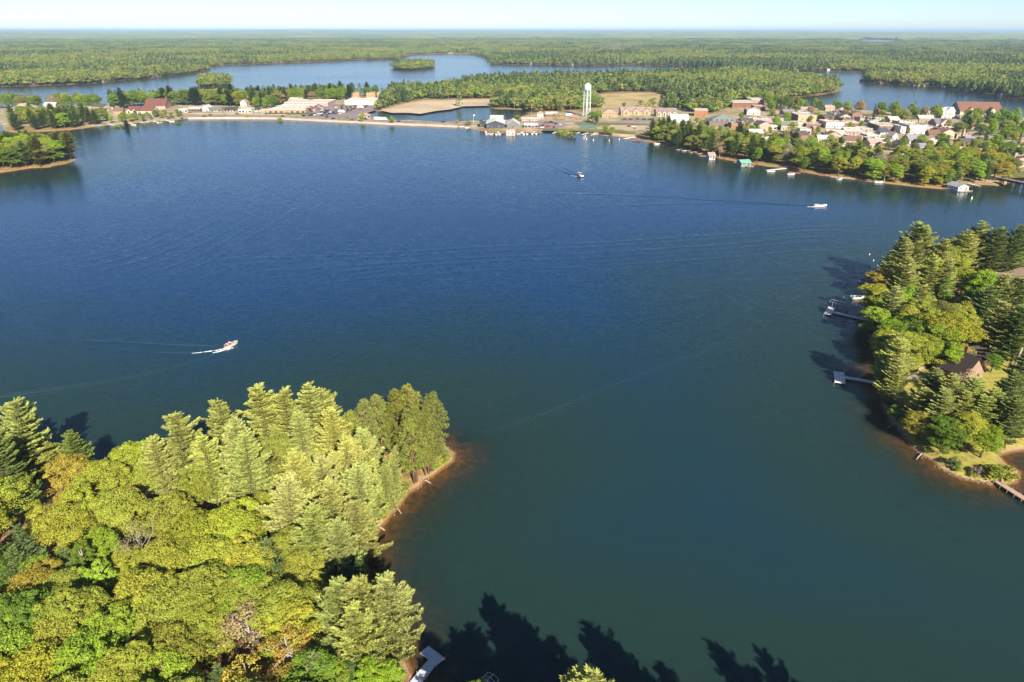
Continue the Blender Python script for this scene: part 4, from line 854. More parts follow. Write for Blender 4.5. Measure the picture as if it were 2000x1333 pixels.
# ---------------------------------------------------------------- water tower
def water_tower():
    p = G(1145.5, 228, PLAT); t = thing('water_tower', 'tall pale blue-white water tower on six braced legs', 'water tower', (p[0], p[1], 1.3), .3); t.scale = (.92, .92, .84); FOOT.append((p[0], p[1], 0, 0, 7, 7))
    M = rough_mat('tower_paint', (.62, .72, .74), .06, .3, .5)
    MB().lathe([(0.01, 42.5), (1.0, 42.3), (2.6, 41.2), (4.0, 39.6), (4.2, 39.2), (4.2, 34.6), (4.0, 33.6), (3.2, 32.4), (2.0, 31.4), (1.0, 31.0), (.01, 30.9)][::-1], 28).build('tank', M, t, smooth=True)
    MB().lathe([(4.21, 34.4), (4.9, 34.4), (4.9, 34.55), (4.21, 34.55)], 28).build('balcony', M, t); MB().lathe([(4.85, 35.5), (4.92, 35.5), (4.92, 35.62), (4.85, 35.62), (4.85, 35.5)], 28).build('railing', M, t)
    MB().tube([(0, 0, -.5), (0, 0, 31.2)], .7, 14).build('riser_pipe', M, t, smooth=True); MB().tube([(0, 0, 42.2), (0, 0, 44)], .12, 6).build('mast', M, t)
    foot = lambda k, z: (math.cos(math.pi / 3 * k) * (4.9 - .6 * z / 34), math.sin(math.pi / 3 * k) * (4.9 - .6 * z / 34), z)
    for k in range(6):
        MB().tube([foot(k, -.5), foot(k, 17), foot(k, 34.4)], .24, 8).build('leg', M, t)
        for z in (9.5, 18, 26.5): MB().tube([foot(k, z), foot(k + 1, z)], .17, 6).build('strut', M, t)
        for z0, z1 in ((.5, 9.5), (9.5, 18), (18, 26.5), (26.5, 34)):
            MB().tube([foot(k, z0), foot(k + 1, z1)], .06, 4).tube([foot(k + 1, z0), foot(k, z1)], .06, 4).build('cross_brace', M, t)
    for z in (9.5, 18, 26.5):
        for k in range(0, 6, 2): MB().tube([foot(k, z), (0, 0, z)], .12, 5).build('tie_rod', M, t)
water_tower()
# cell mast on the horizon
p = G(300, 71); t = thing('radio_mast', 'thin pale mast rising from the forest at the horizon', 'mast', (p[0], p[1], 0)); MB().tube([(0, 0, 0), (0, 0, 75)], [3.5, 2.5], 5).build('shaft', M_WHITE, t); MB().box(-3, 3, -3, 3, 70, 78).build('antenna_head', M_WHITE, t)

# ---------------------------------------------------------------- cars
def car_meshes():
    prof = [(-2.2, .35), (-2.2, .85), (-1.9, .98), (-1.25, 1.0), (-.75, 1.42), (.75, 1.45), (1.35, 1.02), (2.05, .9), (2.2, .7), (2.2, .35)]
    b = MB(); n = len(prof); vs = [(x, y, z) for y in (-.88, .88) for x, z in prof]; b.add(vs, [tuple(range(n)), tuple(range(2 * n - 1, n - 1, -1))] + [(i, n + i, n + (i + 1) % n, (i + 1) % n) for i in range(n)])
    g = MB()
    for y in (-.9, .9): g.add([(-1.1, y, 1.02), (1.15, y, 1.02), (.66, y, 1.38), (-.68, y, 1.36)], [(0, 1, 2, 3) if y < 0 else (3, 2, 1, 0)])
    g.add([(1.37, -.75, 1.04), (1.37, .75, 1.04), (.8, .7, 1.44), (.8, -.7, 1.44)], [(0, 1, 2, 3)]); g.add([(-1.28, -.75, 1.02), (-1.28, .75, 1.02), (-.8, .7, 1.42), (-.8, -.7, 1.42)], [(3, 2, 1, 0)])
    w = MB().tube([(0, -.11, 0), (0, .11, 0)], .33, 10)
    return b, g.build('windows', M_GLASS, mesh_only=True), w.build('wheel', paint((.02, .02, .02)), mesh_only=True)
CAR_B, CAR_G, CAR_W = car_meshes()
CARC = dict(red=(.5, .03, .03), black=(.02, .02, .025), white=(.78, .78, .78), silver=(.42, .43, .45), blue=(.05, .10, .30), maroon=(.22, .03, .05), navy=(.03, .04, .09), grey=(.16, .16, .17))
CARM = {k: CAR_B.build('body', paint(c, .3, .03), mesh_only=True) for k, c in CARC.items()}
car_n = {}
def car(u, v, col, rz, where, group):
    p = G(u, v, PLAT); t = thing('parked_car' if 'lot' in group else 'car', '', 'car', (p[0], p[1], 1.53), R(rz), group)
    link('body', CARM[col], t); link('windows', CAR_G, t)
    for x in (-1.35, 1.35):
        for y in (-.82, .82): link('wheel', CAR_W, t, (x, y, .33))
    car_n.setdefault((col, where), []).append(t)
for u, v, c, w in [(593,227.6,'black','by the red entrance canopy'),(605,227.4,'navy','by the red entrance canopy'),(638,230,'black','at the car park exit'),(552,228.4,'maroon','below the supermarket hedge'),(463,223.8,'grey','before the dark-roofed shop'),(371,222,'red','before the white-roofed diner'),
        (680,232.8,'red','left of the visitor kiosk'),(651,233,'black','below the car park'),(688,235.4,'grey','below the visitor kiosk'),(714,234.2,'navy','below the visitor kiosk'),(778.6,238.6,'black','in the middle of the causeway'),(865.6,239.8,'black','at the right end of the causeway'),(700,234.6,'silver','below the visitor kiosk'),
        (1278,240,'black','on the road past the playground'),(1155,236,'white','on the road below the water tower'),(1228,248.5,'red','at the playground'),(1238,249,'white','at the playground')]:
    car(u, v, c, -3 if u < 900 else -5, w, 'cars on the lakeside road')
cr = random.Random(4)
for j, (v, u0, u1, n) in enumerate([(226.2,607,640,5),(223.6,612,668,8),(220.6,618,676,9),(217.4,626,690,9),(214.2,640,706,8),(211,652,716,7),(208.5,664,722,5)]):
    for k in range(n):
        car(u0 + (u1 - u0) * (k + .5) / n + cr.uniform(-2, 2), v + cr.uniform(-.4, .4), cr.choice(['red', 'black', 'white', 'silver', 'blue', 'maroon', 'navy', 'grey', 'white', 'black']), 80 + cr.uniform(-8, 8), 'in row %s of the supermarket car park' % ['one', 'two', 'three', 'four', 'five', 'six', 'seven'][j], 'cars in the supermarket lot')
for u, v in [(1052,248),(1060,246.5),(1070,249),(1082,250),(1095,245),(1066,241),(1075,240),(1086,243),(1058,251)]: car(u, v, cr.choice(['red', 'navy', 'white', 'black', 'maroon']), cr.uniform(0, 90), 'in the marina car park', 'cars in the marina lot')
for u, v in [(1220,234),(1232,234.5),(1245,234),(1258,234.5),(1270,235)]: car(u, v, cr.choice(['navy', 'white', 'black', 'maroon']), 5, 'before the gabled apartments', 'cars in the apartment lot')
for u, v in [(1528,262),(1538,263),(1546,260),(1553,264),(1562,268),(1598,272),(1608,275),(1640,284),(1648,287),(1655,290),(1505,263),(1498,266),(1632,288),(1905,264),(1918,265),(1932,266),(1948,268),(1725,245),(1738,246)]: car(u, v, cr.choice(['navy', 'white', 'black', 'maroon', 'silver', 'blue']), cr.uniform(-30, 30), 'among the main-street shops' if u < 1600 else ('beside the grey metal roof' if u > 1850 else 'behind the shore trees'), 'cars in the town lots')
SEQ = ['leftmost', 'second from left', 'third from left', 'fourth from left', 'fifth from left', 'sixth from left', 'seventh from left', 'eighth from left']
for (c, w), ts in car_n.items():
    ts.sort(key=lambda o: o.location.x / o.location.y)
    for i, o in enumerate(ts): o['label'] = f'{c} car {w}' if len(ts) == 1 else f'{c} car {w}, {SEQ[min(i, 7)]} of that colour'
def box_truck(u, v, label, rz=0, c=(.8, .78, .76), L=8):
    p = G(u, v, PLAT); t = thing('camper_van', label, 'camper', (p[0], p[1], 1.53), R(rz), 'campers at the roadside'); MB().box(-L / 2, L / 2 - 1.5, -1.15, 1.15, .6, 3.2).build('body', paint(c, .5), t); MB().box(L / 2 - 1.497, L / 2, -1.1, 1.1, .5, 2.2).build('cab', paint(c, .5), t); MB().box(L / 2 - .6, L / 2 + .02, -.9, .9, 1.3, 2.0).build('windscreen', M_GLASS, t)
    for x in (-L / 2 + 1.4, L / 2 - 1):
        for y in (-1, 1): o = link('wheel', CAR_W, t, (x, y, .42)); o.scale = (1.3, 1.3, 1.3)
box_truck(738, 235, 'small white camper left of the causeway tree'); box_truck(748, 235.6, 'large white camper right of its smaller neighbour', L=9.5); box_truck(668, 221, 'white camper among the supermarket cars'); box_truck(704, 212, 'white delivery van at the back of the car park')
box_truck(1121, 231, 'red and white trailer boat rig left of the water tower', c=(.7, .25, .22)); box_truck(1112, 228, 'white trailer rig left of the red one')

# ---------------------------------------------------------------- poles
def pole(u, v, hpx, label, group, col=(.10, .10, .11), arm=True, r0=.16):
    p = G(u, v, PLAT); H = hpx * m_per_px(u, v) * 1.05; t = thing('lamp_post' if arm else 'utility_pole', label, 'lamp post' if arm else 'pole', (p[0], p[1], 1.3), 0, group); m = paint(col)
    MB().tube([(0, 0, -.3), (0, 0, H)], [r0, r0 * .7], 6).build('post', m, t)
    if arm: MB().tube([(0, 0, H - .2), (0, -1.8, H)], .07, 5).build('arm', m, t); MB().box(-.2, .2, -2.3, -1.6, H - .1, H + .1).build('lamp_head', m, t)
    else: MB().box(-1.1, 1.1, -.07, .07, H - .8, H - .6).build('crossarm', m, t)
for i, (u, v, h) in enumerate([(439,229,7),(507,229.3,8),(579,231.5,9),(649,235,10),(732,239.5,15),(794,242,18),(832,243.6,16),(893,245.5,14)]):
    pole(u, v, h, 'dark %s lamp post on the causeway, %s' % ('tall' if h > 12 else 'slim', ['leftmost of the row', 'before the small dark-roofed hut', 'below the supermarket corner', 'below the car park', 'beside the campers', 'second right of the campers', 'third right of the campers', 'at the right end of the causeway'][i]), 'causeway lamp posts', r0=.2)
for u, v, h, lab in [(1291,216,12,'pale pole behind the cream apartments'),(1284,231,14,'pale pole before the cream apartments'),(1188,240,7,'pale pole on the lawn below the apartments'),(1209,241,9,'dark pole by the road below the apartments'),(1175,209,9,'pole at the left end of the bog'),(1240,210,9,'pole behind the three-gabled apartments'),(876,197,13,'tall pole at the left back of the marsh'),(965,195,14,'tall pole at the right back of the marsh'),
        (1005,213,11,'bare pole at the pond corner'),(1027,212,9,'pole among the pond-side pines'),(1038,227,20,'tall pole left of the white tower-house'),(1516,246,10,'white pole above the main-street shops'),(1565,223,13,'pole behind the tall tan building'),(1597,225,12,'pole right of the tall tan building'),(1538,275,15,'tan pole in the main-street parking'),(1692,283,11,'grey pole beside the dark slate block'),(1920,270,12,'dark pole beside the grey metal roof'),(5,221,16,'leaning pale pole at the left picture edge'),(115,213,8,'pale pole above the mauve motel'),(150,212,10,'pale pole right of the mauve motel')]:
    pole(u, v, h, lab, 'utility poles', (.45, .37, .28), False)
p = G(925, 241, PLAT); t = thing('flagpole', 'tall white flagpole at the causeway end', 'flagpole', (p[0], p[1], 1.3)); MB().tube([(0, 0, -.3), (0, 0, 9)], [.16, .1], 6).build('pole', M_WHITE, t); MB().box(0.08, 1.6, -.03, .03, 7.4, 8.6).build('flag', paint((.7, .7, .75)), t)

# ---------------------------------------------------------------- docks
M_DECK = rough_mat('weathered_deck', (.52, .44, .38), .16, .8, .85, fine=8); M_DECKW = rough_mat('white_dock', (.74, .72, .70), .08, .8, .7); M_DECKR = rough_mat('stained_deck', (.46, .20, .14), .16, .8, .85); M_ALU = rough_mat('aluminium', (.62, .64, .68), .06, 1, .4, .6); M_DECKB = rough_mat('grey_composite_dock', (.60, .66, .76), .08, .9, .75)
def dock(name, label, px, width, mat, group, z=.45, panel=2.4, cat='dock', head=None, posts=True):
    """deck panels end to end along a line, on posts that stand in the water"""
    P = GP(px); t = thing(name, label, cat, (P[0][0], P[0][1], 0), 0, group); o0 = P[0]
    for a, b in zip(P[:-1], P[1:]):
        L = np.hypot(*(b - a)); n = max(1, int(round(L / panel))); d = (b - a) / L; rz = math.atan2(d[1], d[0])
        for k in range(n):
            c = a + d * L * (k + .5) / n - o0; hl = L / n / 2 - .025
            m = MB().box(-hl, hl, -width / 2, width / 2, 0, .09); m.box(-hl, hl, -width / 2 - .02, -width / 2 + .07, -.18, -.002); m.box(-hl, hl, width / 2 - .07, width / 2 + .02, -.18, -.002)
            m.build('deck_panel', mat, t, loc=(c[0], c[1], z)).rotation_euler = (0, 0, rz)
            if posts:
                for s in (-1, 1):
                    q = a + d * L * k / n - o0 + np.array([-d[1], d[0]]) * s * (width / 2 + .09); MB().tube([(q[0], q[1], -2.2), (q[0], q[1], z + .35)], .055, 5).build('post', M_ALU if mat in (M_DECKW, M_DECKB) else mat, t)
    return t
def lift(u, v, label, L=6.5, W=3.0, rz=0.0, tall=2.6, group='boat lifts'):
    """open boat lift: four posts, cradle beams and a bare canopy frame"""
    p = G(u, v); t = thing('boat_lift', label, 'boat lift', (p[0], p[1], 0), rz, group); h = tall
    for x in (-L * .32, L * .32):
        for y in (-W / 2, W / 2): MB().tube([(x, y, -2), (x, y, h)], .07, 6).build('post', M_ALU, t)
        MB().tube([(x, -W / 2, .35), (x, W / 2, .35)], .08, 6).build('cradle_beam', M_ALU, t)
    for y in (-W / 2, 0, W / 2): MB().tube([(-L / 2, y, h + (.45 if y == 0 else 0)), (L / 2, y, h + (.45 if y == 0 else 0))], .05, 5).build('canopy_rail', M_ALU, t)
    for k in range(7):
        x = -L / 2 + L * k / 6; MB().tube([(x, -W / 2, h), (x, 0, h + .45), (x, W / 2, h)], .04, 5).build('canopy_bow', M_ALU, t)
    for y in (-.8, .8): MB().tube([(-L * .4, y, .5), (L * .4, y, .5)], .09, 6).build('bunk', paint((.35, .3, .26)), t)
GR = 'docks of the right-hand point'
dock('dock', 'upper dock with a boat lift on the right-hand point', [(1706,630),(1660,620),(1622,611)], 1.25, M_DECKW, GR)
dock('dock', 'small white platform at the end of the upper dock', [(1616,617),(1624,603)], 2.3, M_DECKW, GR, z=.47)
dock('dock', 'lower dock with a boat lift on the right-hand point', [(1716,752),(1680,745),(1648,740)], 1.25, M_DECKW, GR)
dock('dock', 'square white platform at the end of the lower dock', [(1640,752),(1638,730)], 2.7, M_DECKW, GR, z=.47)
rz1 = math.atan2(*(G(1640,611) - G(1700,628))[::-1])
lift(1640, 606, 'boat lift frame beside the upper dock', 7, 3.0, rz1); lift(1668, 731, 'boat lift frame beside the lower dock', 7, 2.6, rz1)
dock('dock', 'short dark dock near the top of the right-hand point', [(1750,524),(1712,521)], 1.4, M_DECK, GR); dock('dock', 'dark dock half hidden by foliage on the point', [(1735,556),(1690,549)], 1.4, M_DECK, GR); dock('dock', 'grey dock under the yellow shoreline tree', [(1708,583),(1668,581)], 2.0, M_DECK, GR)
dock('footbridge', 'narrow plank footbridge leaving the grassy tip', [(1944,944),(1985,970),(2060,1018)], 1.35, rough_mat('plank', (.60, .42, .32), .14, .8, .85), None, z=.6, cat='footbridge', panel=1.6)
dock('dock', 'L-shaped grey dock below the near point', [(800,1352),(846,1296)], 1.55, M_DECKB, 'docks of the near point', z=.45); dock('dock', 'wide head of the grey L-shaped dock', [(861,1298),(829,1273)], 1.75, M_DECKB, 'docks of the near point', z=.455, panel=3)
lift(945, 1350, 'bare boat lift frame at the bottom edge', 4.5, 2.2, .9, 1.0)
for u, v, lab in [(1616,632,'x')][:0]: pass
for pts, w, mt, lab in [([(1080,262),(1087,258)],1.6,M_DECKW,'first white pier left of the swimming beach'),([(1106,262.3),(1119,258.3)],1.6,M_DECKW,'second white pier left of the swimming beach'),([(1121,263),(1135,259)],1.6,M_DECKW,'third white pier left of the swimming beach'),([(1136,264.5),(1149,260.5)],1.8,M_DECKW,'fourth white pier left of the swimming beach'),([(1153,265.8),(1166,262.3)],1.6,M_DECKW,'white pier at the left end of the swimming beach'),([(1218,272.8),(1243,268.5)],2.4,M_DECKW,'wide white pier at the right end of the swimming beach'),
        ([(1323,294),(1338,291.5)],1.6,M_DECKW,'leftmost pale dock under the shore pines'),([(1332,296.4),(1347,294.6)],1.6,M_DECKW,'second pale dock under the shore pines'),([(1347,300.2),(1365,297)],1.6,M_DECK,'third dock along the wooded town shore'),([(1362,302.6),(1379,299.8)],1.6,M_DECK,'dock just left of the white shore cabin'),([(1367,306),(1386,307.2)],1.8,M_DECK,'low dock in front of the white shore cabin'),
        ([(1409,312.6),(1433,309.6)],1.8,M_DECKR,'reddish dock right of the white shore cabin'),([(1436,319.4),(1461,316)],2.0,M_DECKW,'pale dock behind the turquoise boat shelter'),([(1456,327.4),(1481,321.5)],1.8,M_DECKR,'reddish dock right of the turquoise boat shelter'),([(1497,334.6),(1537,330)],2.0,M_DECKW,'long white dock right of the turquoise shelter'),([(1540,338),(1563,340.6)],4.0,M_DECKR,'broad red deck platform on the shore'),
        ([(1552,333.5),(1566,335)],5.0,M_DECKR,'upper red deck among the shore trees'),([(1563,337.5),(1600,343.4)],2.0,M_DECKR,'long red boardwalk along the shore'),([(1601,345.6),(1613,341.6)],2.0,M_DECKR,'short red dock at the end of the boardwalk'),([(1623,347.4),(1669,351.6)],2.0,M_DECK,'long grey shore dock below the lime trees'),([(1709,355.6),(1723,355.8)],2.6,M_DECKW,'small white float below the yellow shore trees'),
        ([(1842,369),(1872,373.6)],1.6,M_DECK,'narrow dock leading to the blue boathouse'),([(1890,360.6),(1914,365.6)],1.6,M_DECKW,'pale dock right of the blue boathouse'),([(214,244.6),(224,246.6)],1.8,M_DECKW,'leftmost white dock below the resort'),([(240,244),(245,246)],1.8,M_DECKW,'second white dock below the resort'),([(254,242.6),(262,244)],2.0,M_DECKW,'third white dock below the resort'),([(274,239.8),(281,241.6)],2.0,M_DECKW,'fourth white dock below the resort'),
        ([(284,238.8),(291,240.6)],2.0,M_DECKW,'fifth white dock below the resort'),([(300,238),(306,239.8)],2.0,M_DECKW,'sixth white dock below the resort'),([(324,236),(331,238)],2.0,M_DECKW,'rightmost white dock below the resort'),([(1234,275.8),(1249,277)],4.5,M_DECKR,'brown swim platform right of the beach')]:
    dock('dock', lab, pts, w, mt, 'docks along the town shore', z=.5)
mp_ = 'finger piers of the marina'
for k, u in enumerate([948,956,964,972,980,1010,1018,1026,1034,1042,1050]):
    dock('dock', 'marina finger pier with tall posts, %s' % (['leftmost', 'second', 'third', 'fourth', 'fifth', 'sixth', 'seventh', 'eighth', 'ninth', 'tenth', 'rightmost'][k] + ' from the left' if 0 < k < 10 else ['leftmost', 'rightmost'][k > 0] + ' of the row'), [(u, 257.2), (u + 2, 262.6)], 1.6, M_DECKR if k % 3 else M_DECKW, mp_, z=.6)
dock('dock', 'long tan quay deck joining the marina piers', [(944,257),(1000,257.6),(1056,257.2)], 5, M_DECKR, mp_, z=.7, panel=5)

# ---------------------------------------------------------------- boats
def hull_mesh(L, W, D=.9):
    st = [(-.5, 1, 0), (-.2, 1, 0), (.1, .96, .02), (.3, .75, .08), (.43, .38, .2), (.5, .02, .34)]; m = MB(); rows = []
    for t_, k, rise in st:
        x = t_ * L; w = W / 2 * k; rows.append([(x, -w, D + rise * .5), (x, -w * .86, .12 + rise), (x, 0, -.18 + rise * 1.4), (x, w * .86, .12 + rise), (x, w, D + rise * .5)])
    vs = [p for r in rows for p in r]; fs = []
    for i in range(len(rows) - 1):
        for k in range(4): fs.append((i * 5 + k, (i + 1) * 5 + k, (i + 1) * 5 + k + 1, i * 5 + k + 1))
    fs.append((0, 1, 2, 3, 4)); m.add(vs, fs); return m, rows
def motor_boat(name, label, xy, rz, L=6.2, W=2.3, hullc=(.80, .80, .80), seatc=(.45, .10, .10), group=None, z=0.0, screen=True, motor=True):
    t = thing(name, label, 'boat', (xy[0], xy[1], z), rz, group); m, rows = hull_mesh(L, W); m.build('hull', paint(hullc, .35, .04), t)
    f = MB(); fl = [(x[0][0], x[0][1] * .9, .35) for x in rows[:4]] + [(x[4][0], x[4][1] * .9, .35) for x in rows[:4][::-1]]; f.add(fl, [tuple(range(len(fl)))]); f.build('floor', paint((.5, .46, .42)), t)
    MB().add([(L * .16, -W * .45, .93), (L * .16, W * .45, .93), (L * .44, W * .16, 1.0), (L * .5, 0, 1.06), (L * .44, -W * .16, 1.0)], [(4, 3, 2, 1, 0)[::-1]]).build('fore_deck', paint(hullc, .4, .04), t)
    for x in (-L * .3, -L * .05): MB().box(x - .3, x + .3, -W * .36, W * .36, .352, .75).box(x - .36, x - .26, -W * .36, W * .36, .75, 1.15).build('seat', paint(seatc), t)
    if screen: MB().add([(L * .14, -W * .4, .95), (L * .14, W * .4, .95), (L * .08, W * .36, 1.45), (L * .08, -W * .36, 1.45)], [(0, 1, 2, 3), (3, 2, 1, 0)]).build('windscreen', M_GLASS, t)
    if motor: MB().box(-L * .5 - .45, -L * .5 - .02, -.22, .22, .7, 1.35).tube([(-L * .5 - .25, 0, .75), (-L * .5 - .25, 0, -.3)], .09, 6).build('outboard_motor', paint((.05, .05, .06)), t)
    return t
def person(label, base, rz, shirt, z):
    """seated figure as one continuous skinned mesh"""
    pts = [(0, 0, .12), (0, 0, .38), (0.02, 0, .60), (0.03, 0, .70), (.05, 0, .84), (.05, 0, .93), (.02, .20, .57), (.14, .27, .34), (.34, .16, .30), (.02, -.20, .57), (.14, -.27, .34), (.34, -.16, .30), (.02, .10, .10), (.42, .13, .13), (.46, .13, -.28), (.58, .13, -.30), (.02, -.10, .10), (.42, -.13, .13), (.46, -.13, -.28), (.58, -.13, -.30)]
    ed = [(0, 1), (1, 2), (2, 3), (3, 4), (4, 5), (2, 6), (6, 7), (7, 8), (2, 9), (9, 10), (10, 11), (0, 12), (12, 13), (13, 14), (14, 15), (0, 16), (16, 17), (17, 18), (18, 19)]
    rad = [.15, .15, .15, .055, .10, .08, .07, .05, .04, .07, .05, .04, .10, .075, .05, .04, .10, .075, .05, .04]
    me = bpy.data.meshes.new('person'); me.from_pydata(pts, ed, []); o = link('person', me, None, (base[0], base[1], z), rz)
    m, nt, out = new_mat('clothing'); p = N(nt, 'BsdfPrincipled'); p.inputs['Roughness'].default_value = .9; sx = N(nt, 'SeparateXYZ'); nt.links.new(N(nt, 'TexCoord').outputs['Object'], sx.inputs[0])
    rp = ramp(nt, sx.outputs[2], [(.0, (.06, .07, .12)), (.24, shirt), (.69, (.5, .3, .22)), (.88, (.12, .08, .05))]); nt.nodes[rp.node.name].color_ramp.interpolation = 'CONSTANT'; nt.links.new(rp, p.inputs[0]); nt.links.new(p.outputs[0], out.inputs[0]); me.materials.append(m)
    sk = o.modifiers.new('skin', 'SKIN'); sv = me.skin_vertices[0].data if me.skin_vertices else None
    if sv is None:
        bpy.context.view_layer.objects.active = o
    for i, r0 in enumerate(rad):
        if me.skin_vertices: me.skin_vertices[0].data[i].radius = (r0, r0)
    if me.skin_vertices: me.skin_vertices[0].data[0].use_root = True
    o.modifiers.new('smooth', 'SUBSURF').render_levels = 1; tag(o, label, 'person', 'people in the speedboat'); return o
A1 = math.atan2(*(G(464,671) - G(430,684))[::-1]); bp = (G(440,680) + G(464,672)) / 2
motor_boat('speedboat', 'white open speedboat with people aboard trailing a wake', bp, A1, 4.8, 1.8, (.66, .60, .58), (.45, .2, .18))
dv = np.array([math.cos(A1), math.sin(A1)]); nv_ = np.array([-dv[1], dv[0]])
person('person in a pink shirt seated at the stern of the speedboat', bp + dv * -1.65, A1, (.62, .30, .28), .78); person('person in a white shirt at the wheel of the speedboat', bp + dv * -.35 + nv_ * .4, A1, (.75, .72, .70), .78); person('person in a red shirt beside the driver of the speedboat', bp + dv * -.35 - nv_ * .45, A1, (.50, .10, .10), .78)
A2 = math.atan2(*(G(1140,349) - G(1110,338))[::-1])
def pontoon(label, xy, rz, L=7.5, W=2.6):
    t = thing('pontoon_boat', label, 'boat', (xy[0], xy[1], 0), rz)
    for y in (-W * .36, W * .36): MB().tube([(-L / 2, y, .15), (L * .4, y, .15), (L / 2 + .3, y, .4)], [.33, .33, .08], 10).build('pontoon', M_ALU, t)
    MB().box(-L / 2, L / 2, -W / 2, W / 2, .5, .62).build('deck', paint((.55, .5, .46)), t)
    for y in (-W / 2 + .04, W / 2 - .04): MB().box(-L / 2 + .3, L / 2 - .3, y - .03, y + .03, .64, 1.3).build('side_panel', paint((.14, .14, .18), .4), t)
    for x in (-L / 2 + .3, L / 2 - .3): MB().box(x - .03, x + .03, -W / 2 + .1, W / 2 - .1, .64, 1.3).build('end_panel', paint((.75, .75, .78), .4), t)
    for x in (-1.2, 1.6): MB().box(x - .4, x + .4, -1, 1, .622, 1.1).build('seat', paint((.8, .76, .72)), t)
    for x in (-2.6, .4):
        for y in (-W / 2 + .1, W / 2 - .1): MB().tube([(x, y, .62), (x, y, 2.5)], .04, 5).build('canopy_post', M_ALU, t)
    MB().box(-2.9, .7, -W / 2, W / 2, 2.5, 2.62).build('canopy', paint((.5, .5, .54)), t)
pontoon('pontoon boat with a white canopy crossing the middle of the lake', G(1133,345.5), A2, 6.4, 2.4)
A3 = math.atan2(*(G(1612,402) - G(1585,402.5))[::-1]); motor_boat('cabin_cruiser', 'white cruiser with a V wake near the right shore', G(1602,403.5), A3, 7.5, 2.6, (.88, .86, .84), (.8, .75, .72))
br = random.Random(12)
for k, (u, v, lab) in enumerate([(1384,310,'white motorboat moored at the white shore cabin'),(1545,342,'white runabout moored at the broad red deck'),(1506,336.5,'white runabout moored at the long white dock'),(1640,351,'small white boat moored at the grey shore dock'),(1716,357.5,'white rowing boat at the small float'),(312,240.8,'white pontoon-sized boat moored below the resort'),(262,245.4,'white launch moored left of the resort front'),(336,238.4,'white launch moored right of the resort front'),
        (912,250.5,'white launch moored at the causeway end'),(903,248.8,'white skiff tied at the causeway end'),(953,262.8,'red-seated launch between the leftmost marina piers'),(961,263,'white launch between the second and third marina piers'),(969,263.2,'blue-seated launch between the third and fourth marina piers'),(977,263.2,'white launch right of the fourth marina pier'),(1014,262.6,'white launch left of the middle marina piers'),(1022,262.6,'white launch amid the middle marina piers'),
        (1030,262.4,'white launch at the eighth marina pier'),(1038,262.2,'white launch at the ninth marina pier'),(1046,262,'white launch at the rightmost marina piers'),(1690,551,'white boat tied below the yellow tree on the right-hand point'),(1676,584,'dark-seated boat tied at the grey dock of the right-hand point'),(1283,282.6,'overturned pale skiff on the wooded shore'),(5,261.5,'white launch in the bay at the left edge')]):
    q = G(u, v); ang = br.uniform(-.5, .5) + (1.4 if 940 < u < 1060 else 0); motor_boat('moored_boat', lab, q, ang, 5.2, 2.0, (.80, .79, .78), br.choice([(.45, .1, .1), (.1, .15, .35), (.5, .42, .36)]), 'moored boats', 0, motor=False, screen=k % 2 == 0)
def buoy(u, v, label, col=(.85, .85, .85), r=.35, tall=.9):
    p = G(u, v); t = thing('buoy', label, 'buoy', (p[0], p[1], 0), 0, 'buoys'); MB().lathe([(.01, -.3), (r, -.2), (r, .25), (r * .55, .4), (r * .3, tall), (.01, tall + .05)], 10).build('float', paint(col), t, smooth=True); MB().lathe([(r + .01, 0), (r + .02, .08), (r + .01, .16)], 10).build('band', paint((.8, .35, .1)), t)
for u, v, lab in [(1143.5,267.5,'uppermost white buoy left of the swimming area'),(1140.5,270.8,'leftmost white buoy off the swimming beach'),(1145.5,273.2,'third white buoy off the swimming beach'),(1159,275.2,'nearest white buoy off the swimming beach'),(1190,276.4,'white buoy in the middle of the swimming area'),(1209.5,273.6,'rightmost white buoy off the swimming beach'),(1897.5,389.5,'white marker buoy below the blue boathouse')]: buoy(u, v, lab, r=.5, tall=1.6)
for u, v, lab, c in [(1698,498,'upper white mooring buoy off the right-hand point',(.85,.85,.85)),(1706,510,'lower white mooring buoy off the right-hand point',(.85,.85,.85)),(1699,522,'dark mooring buoy off the right-hand point',(.1,.1,.12)),(1647,581,'black mooring buoy above the upper dock',(.06,.06,.07)),(1681,549,'dark buoy by the half-hidden dock',(.1,.1,.12)),(1090,1284,'small red buoy among the shadows at the bottom',(.7,.12,.06))]: buoy(u, v, lab, c, .25, .55)
# swim float of two logs
p = G(1652, 630); t = thing('log_float', 'two pale floating logs off the upper dock', 'log', (p[0], p[1], .05)); MB().tube([(-1.6, .3, .05), (.6, 1.3, .12)], .13, 7).build('log', paint((.6, .52, .42)), t); MB().tube([(.5, 1.2, .1), (1.3, -.6, .05)], .13, 7).build('log', paint((.6, .52, .42)), t)

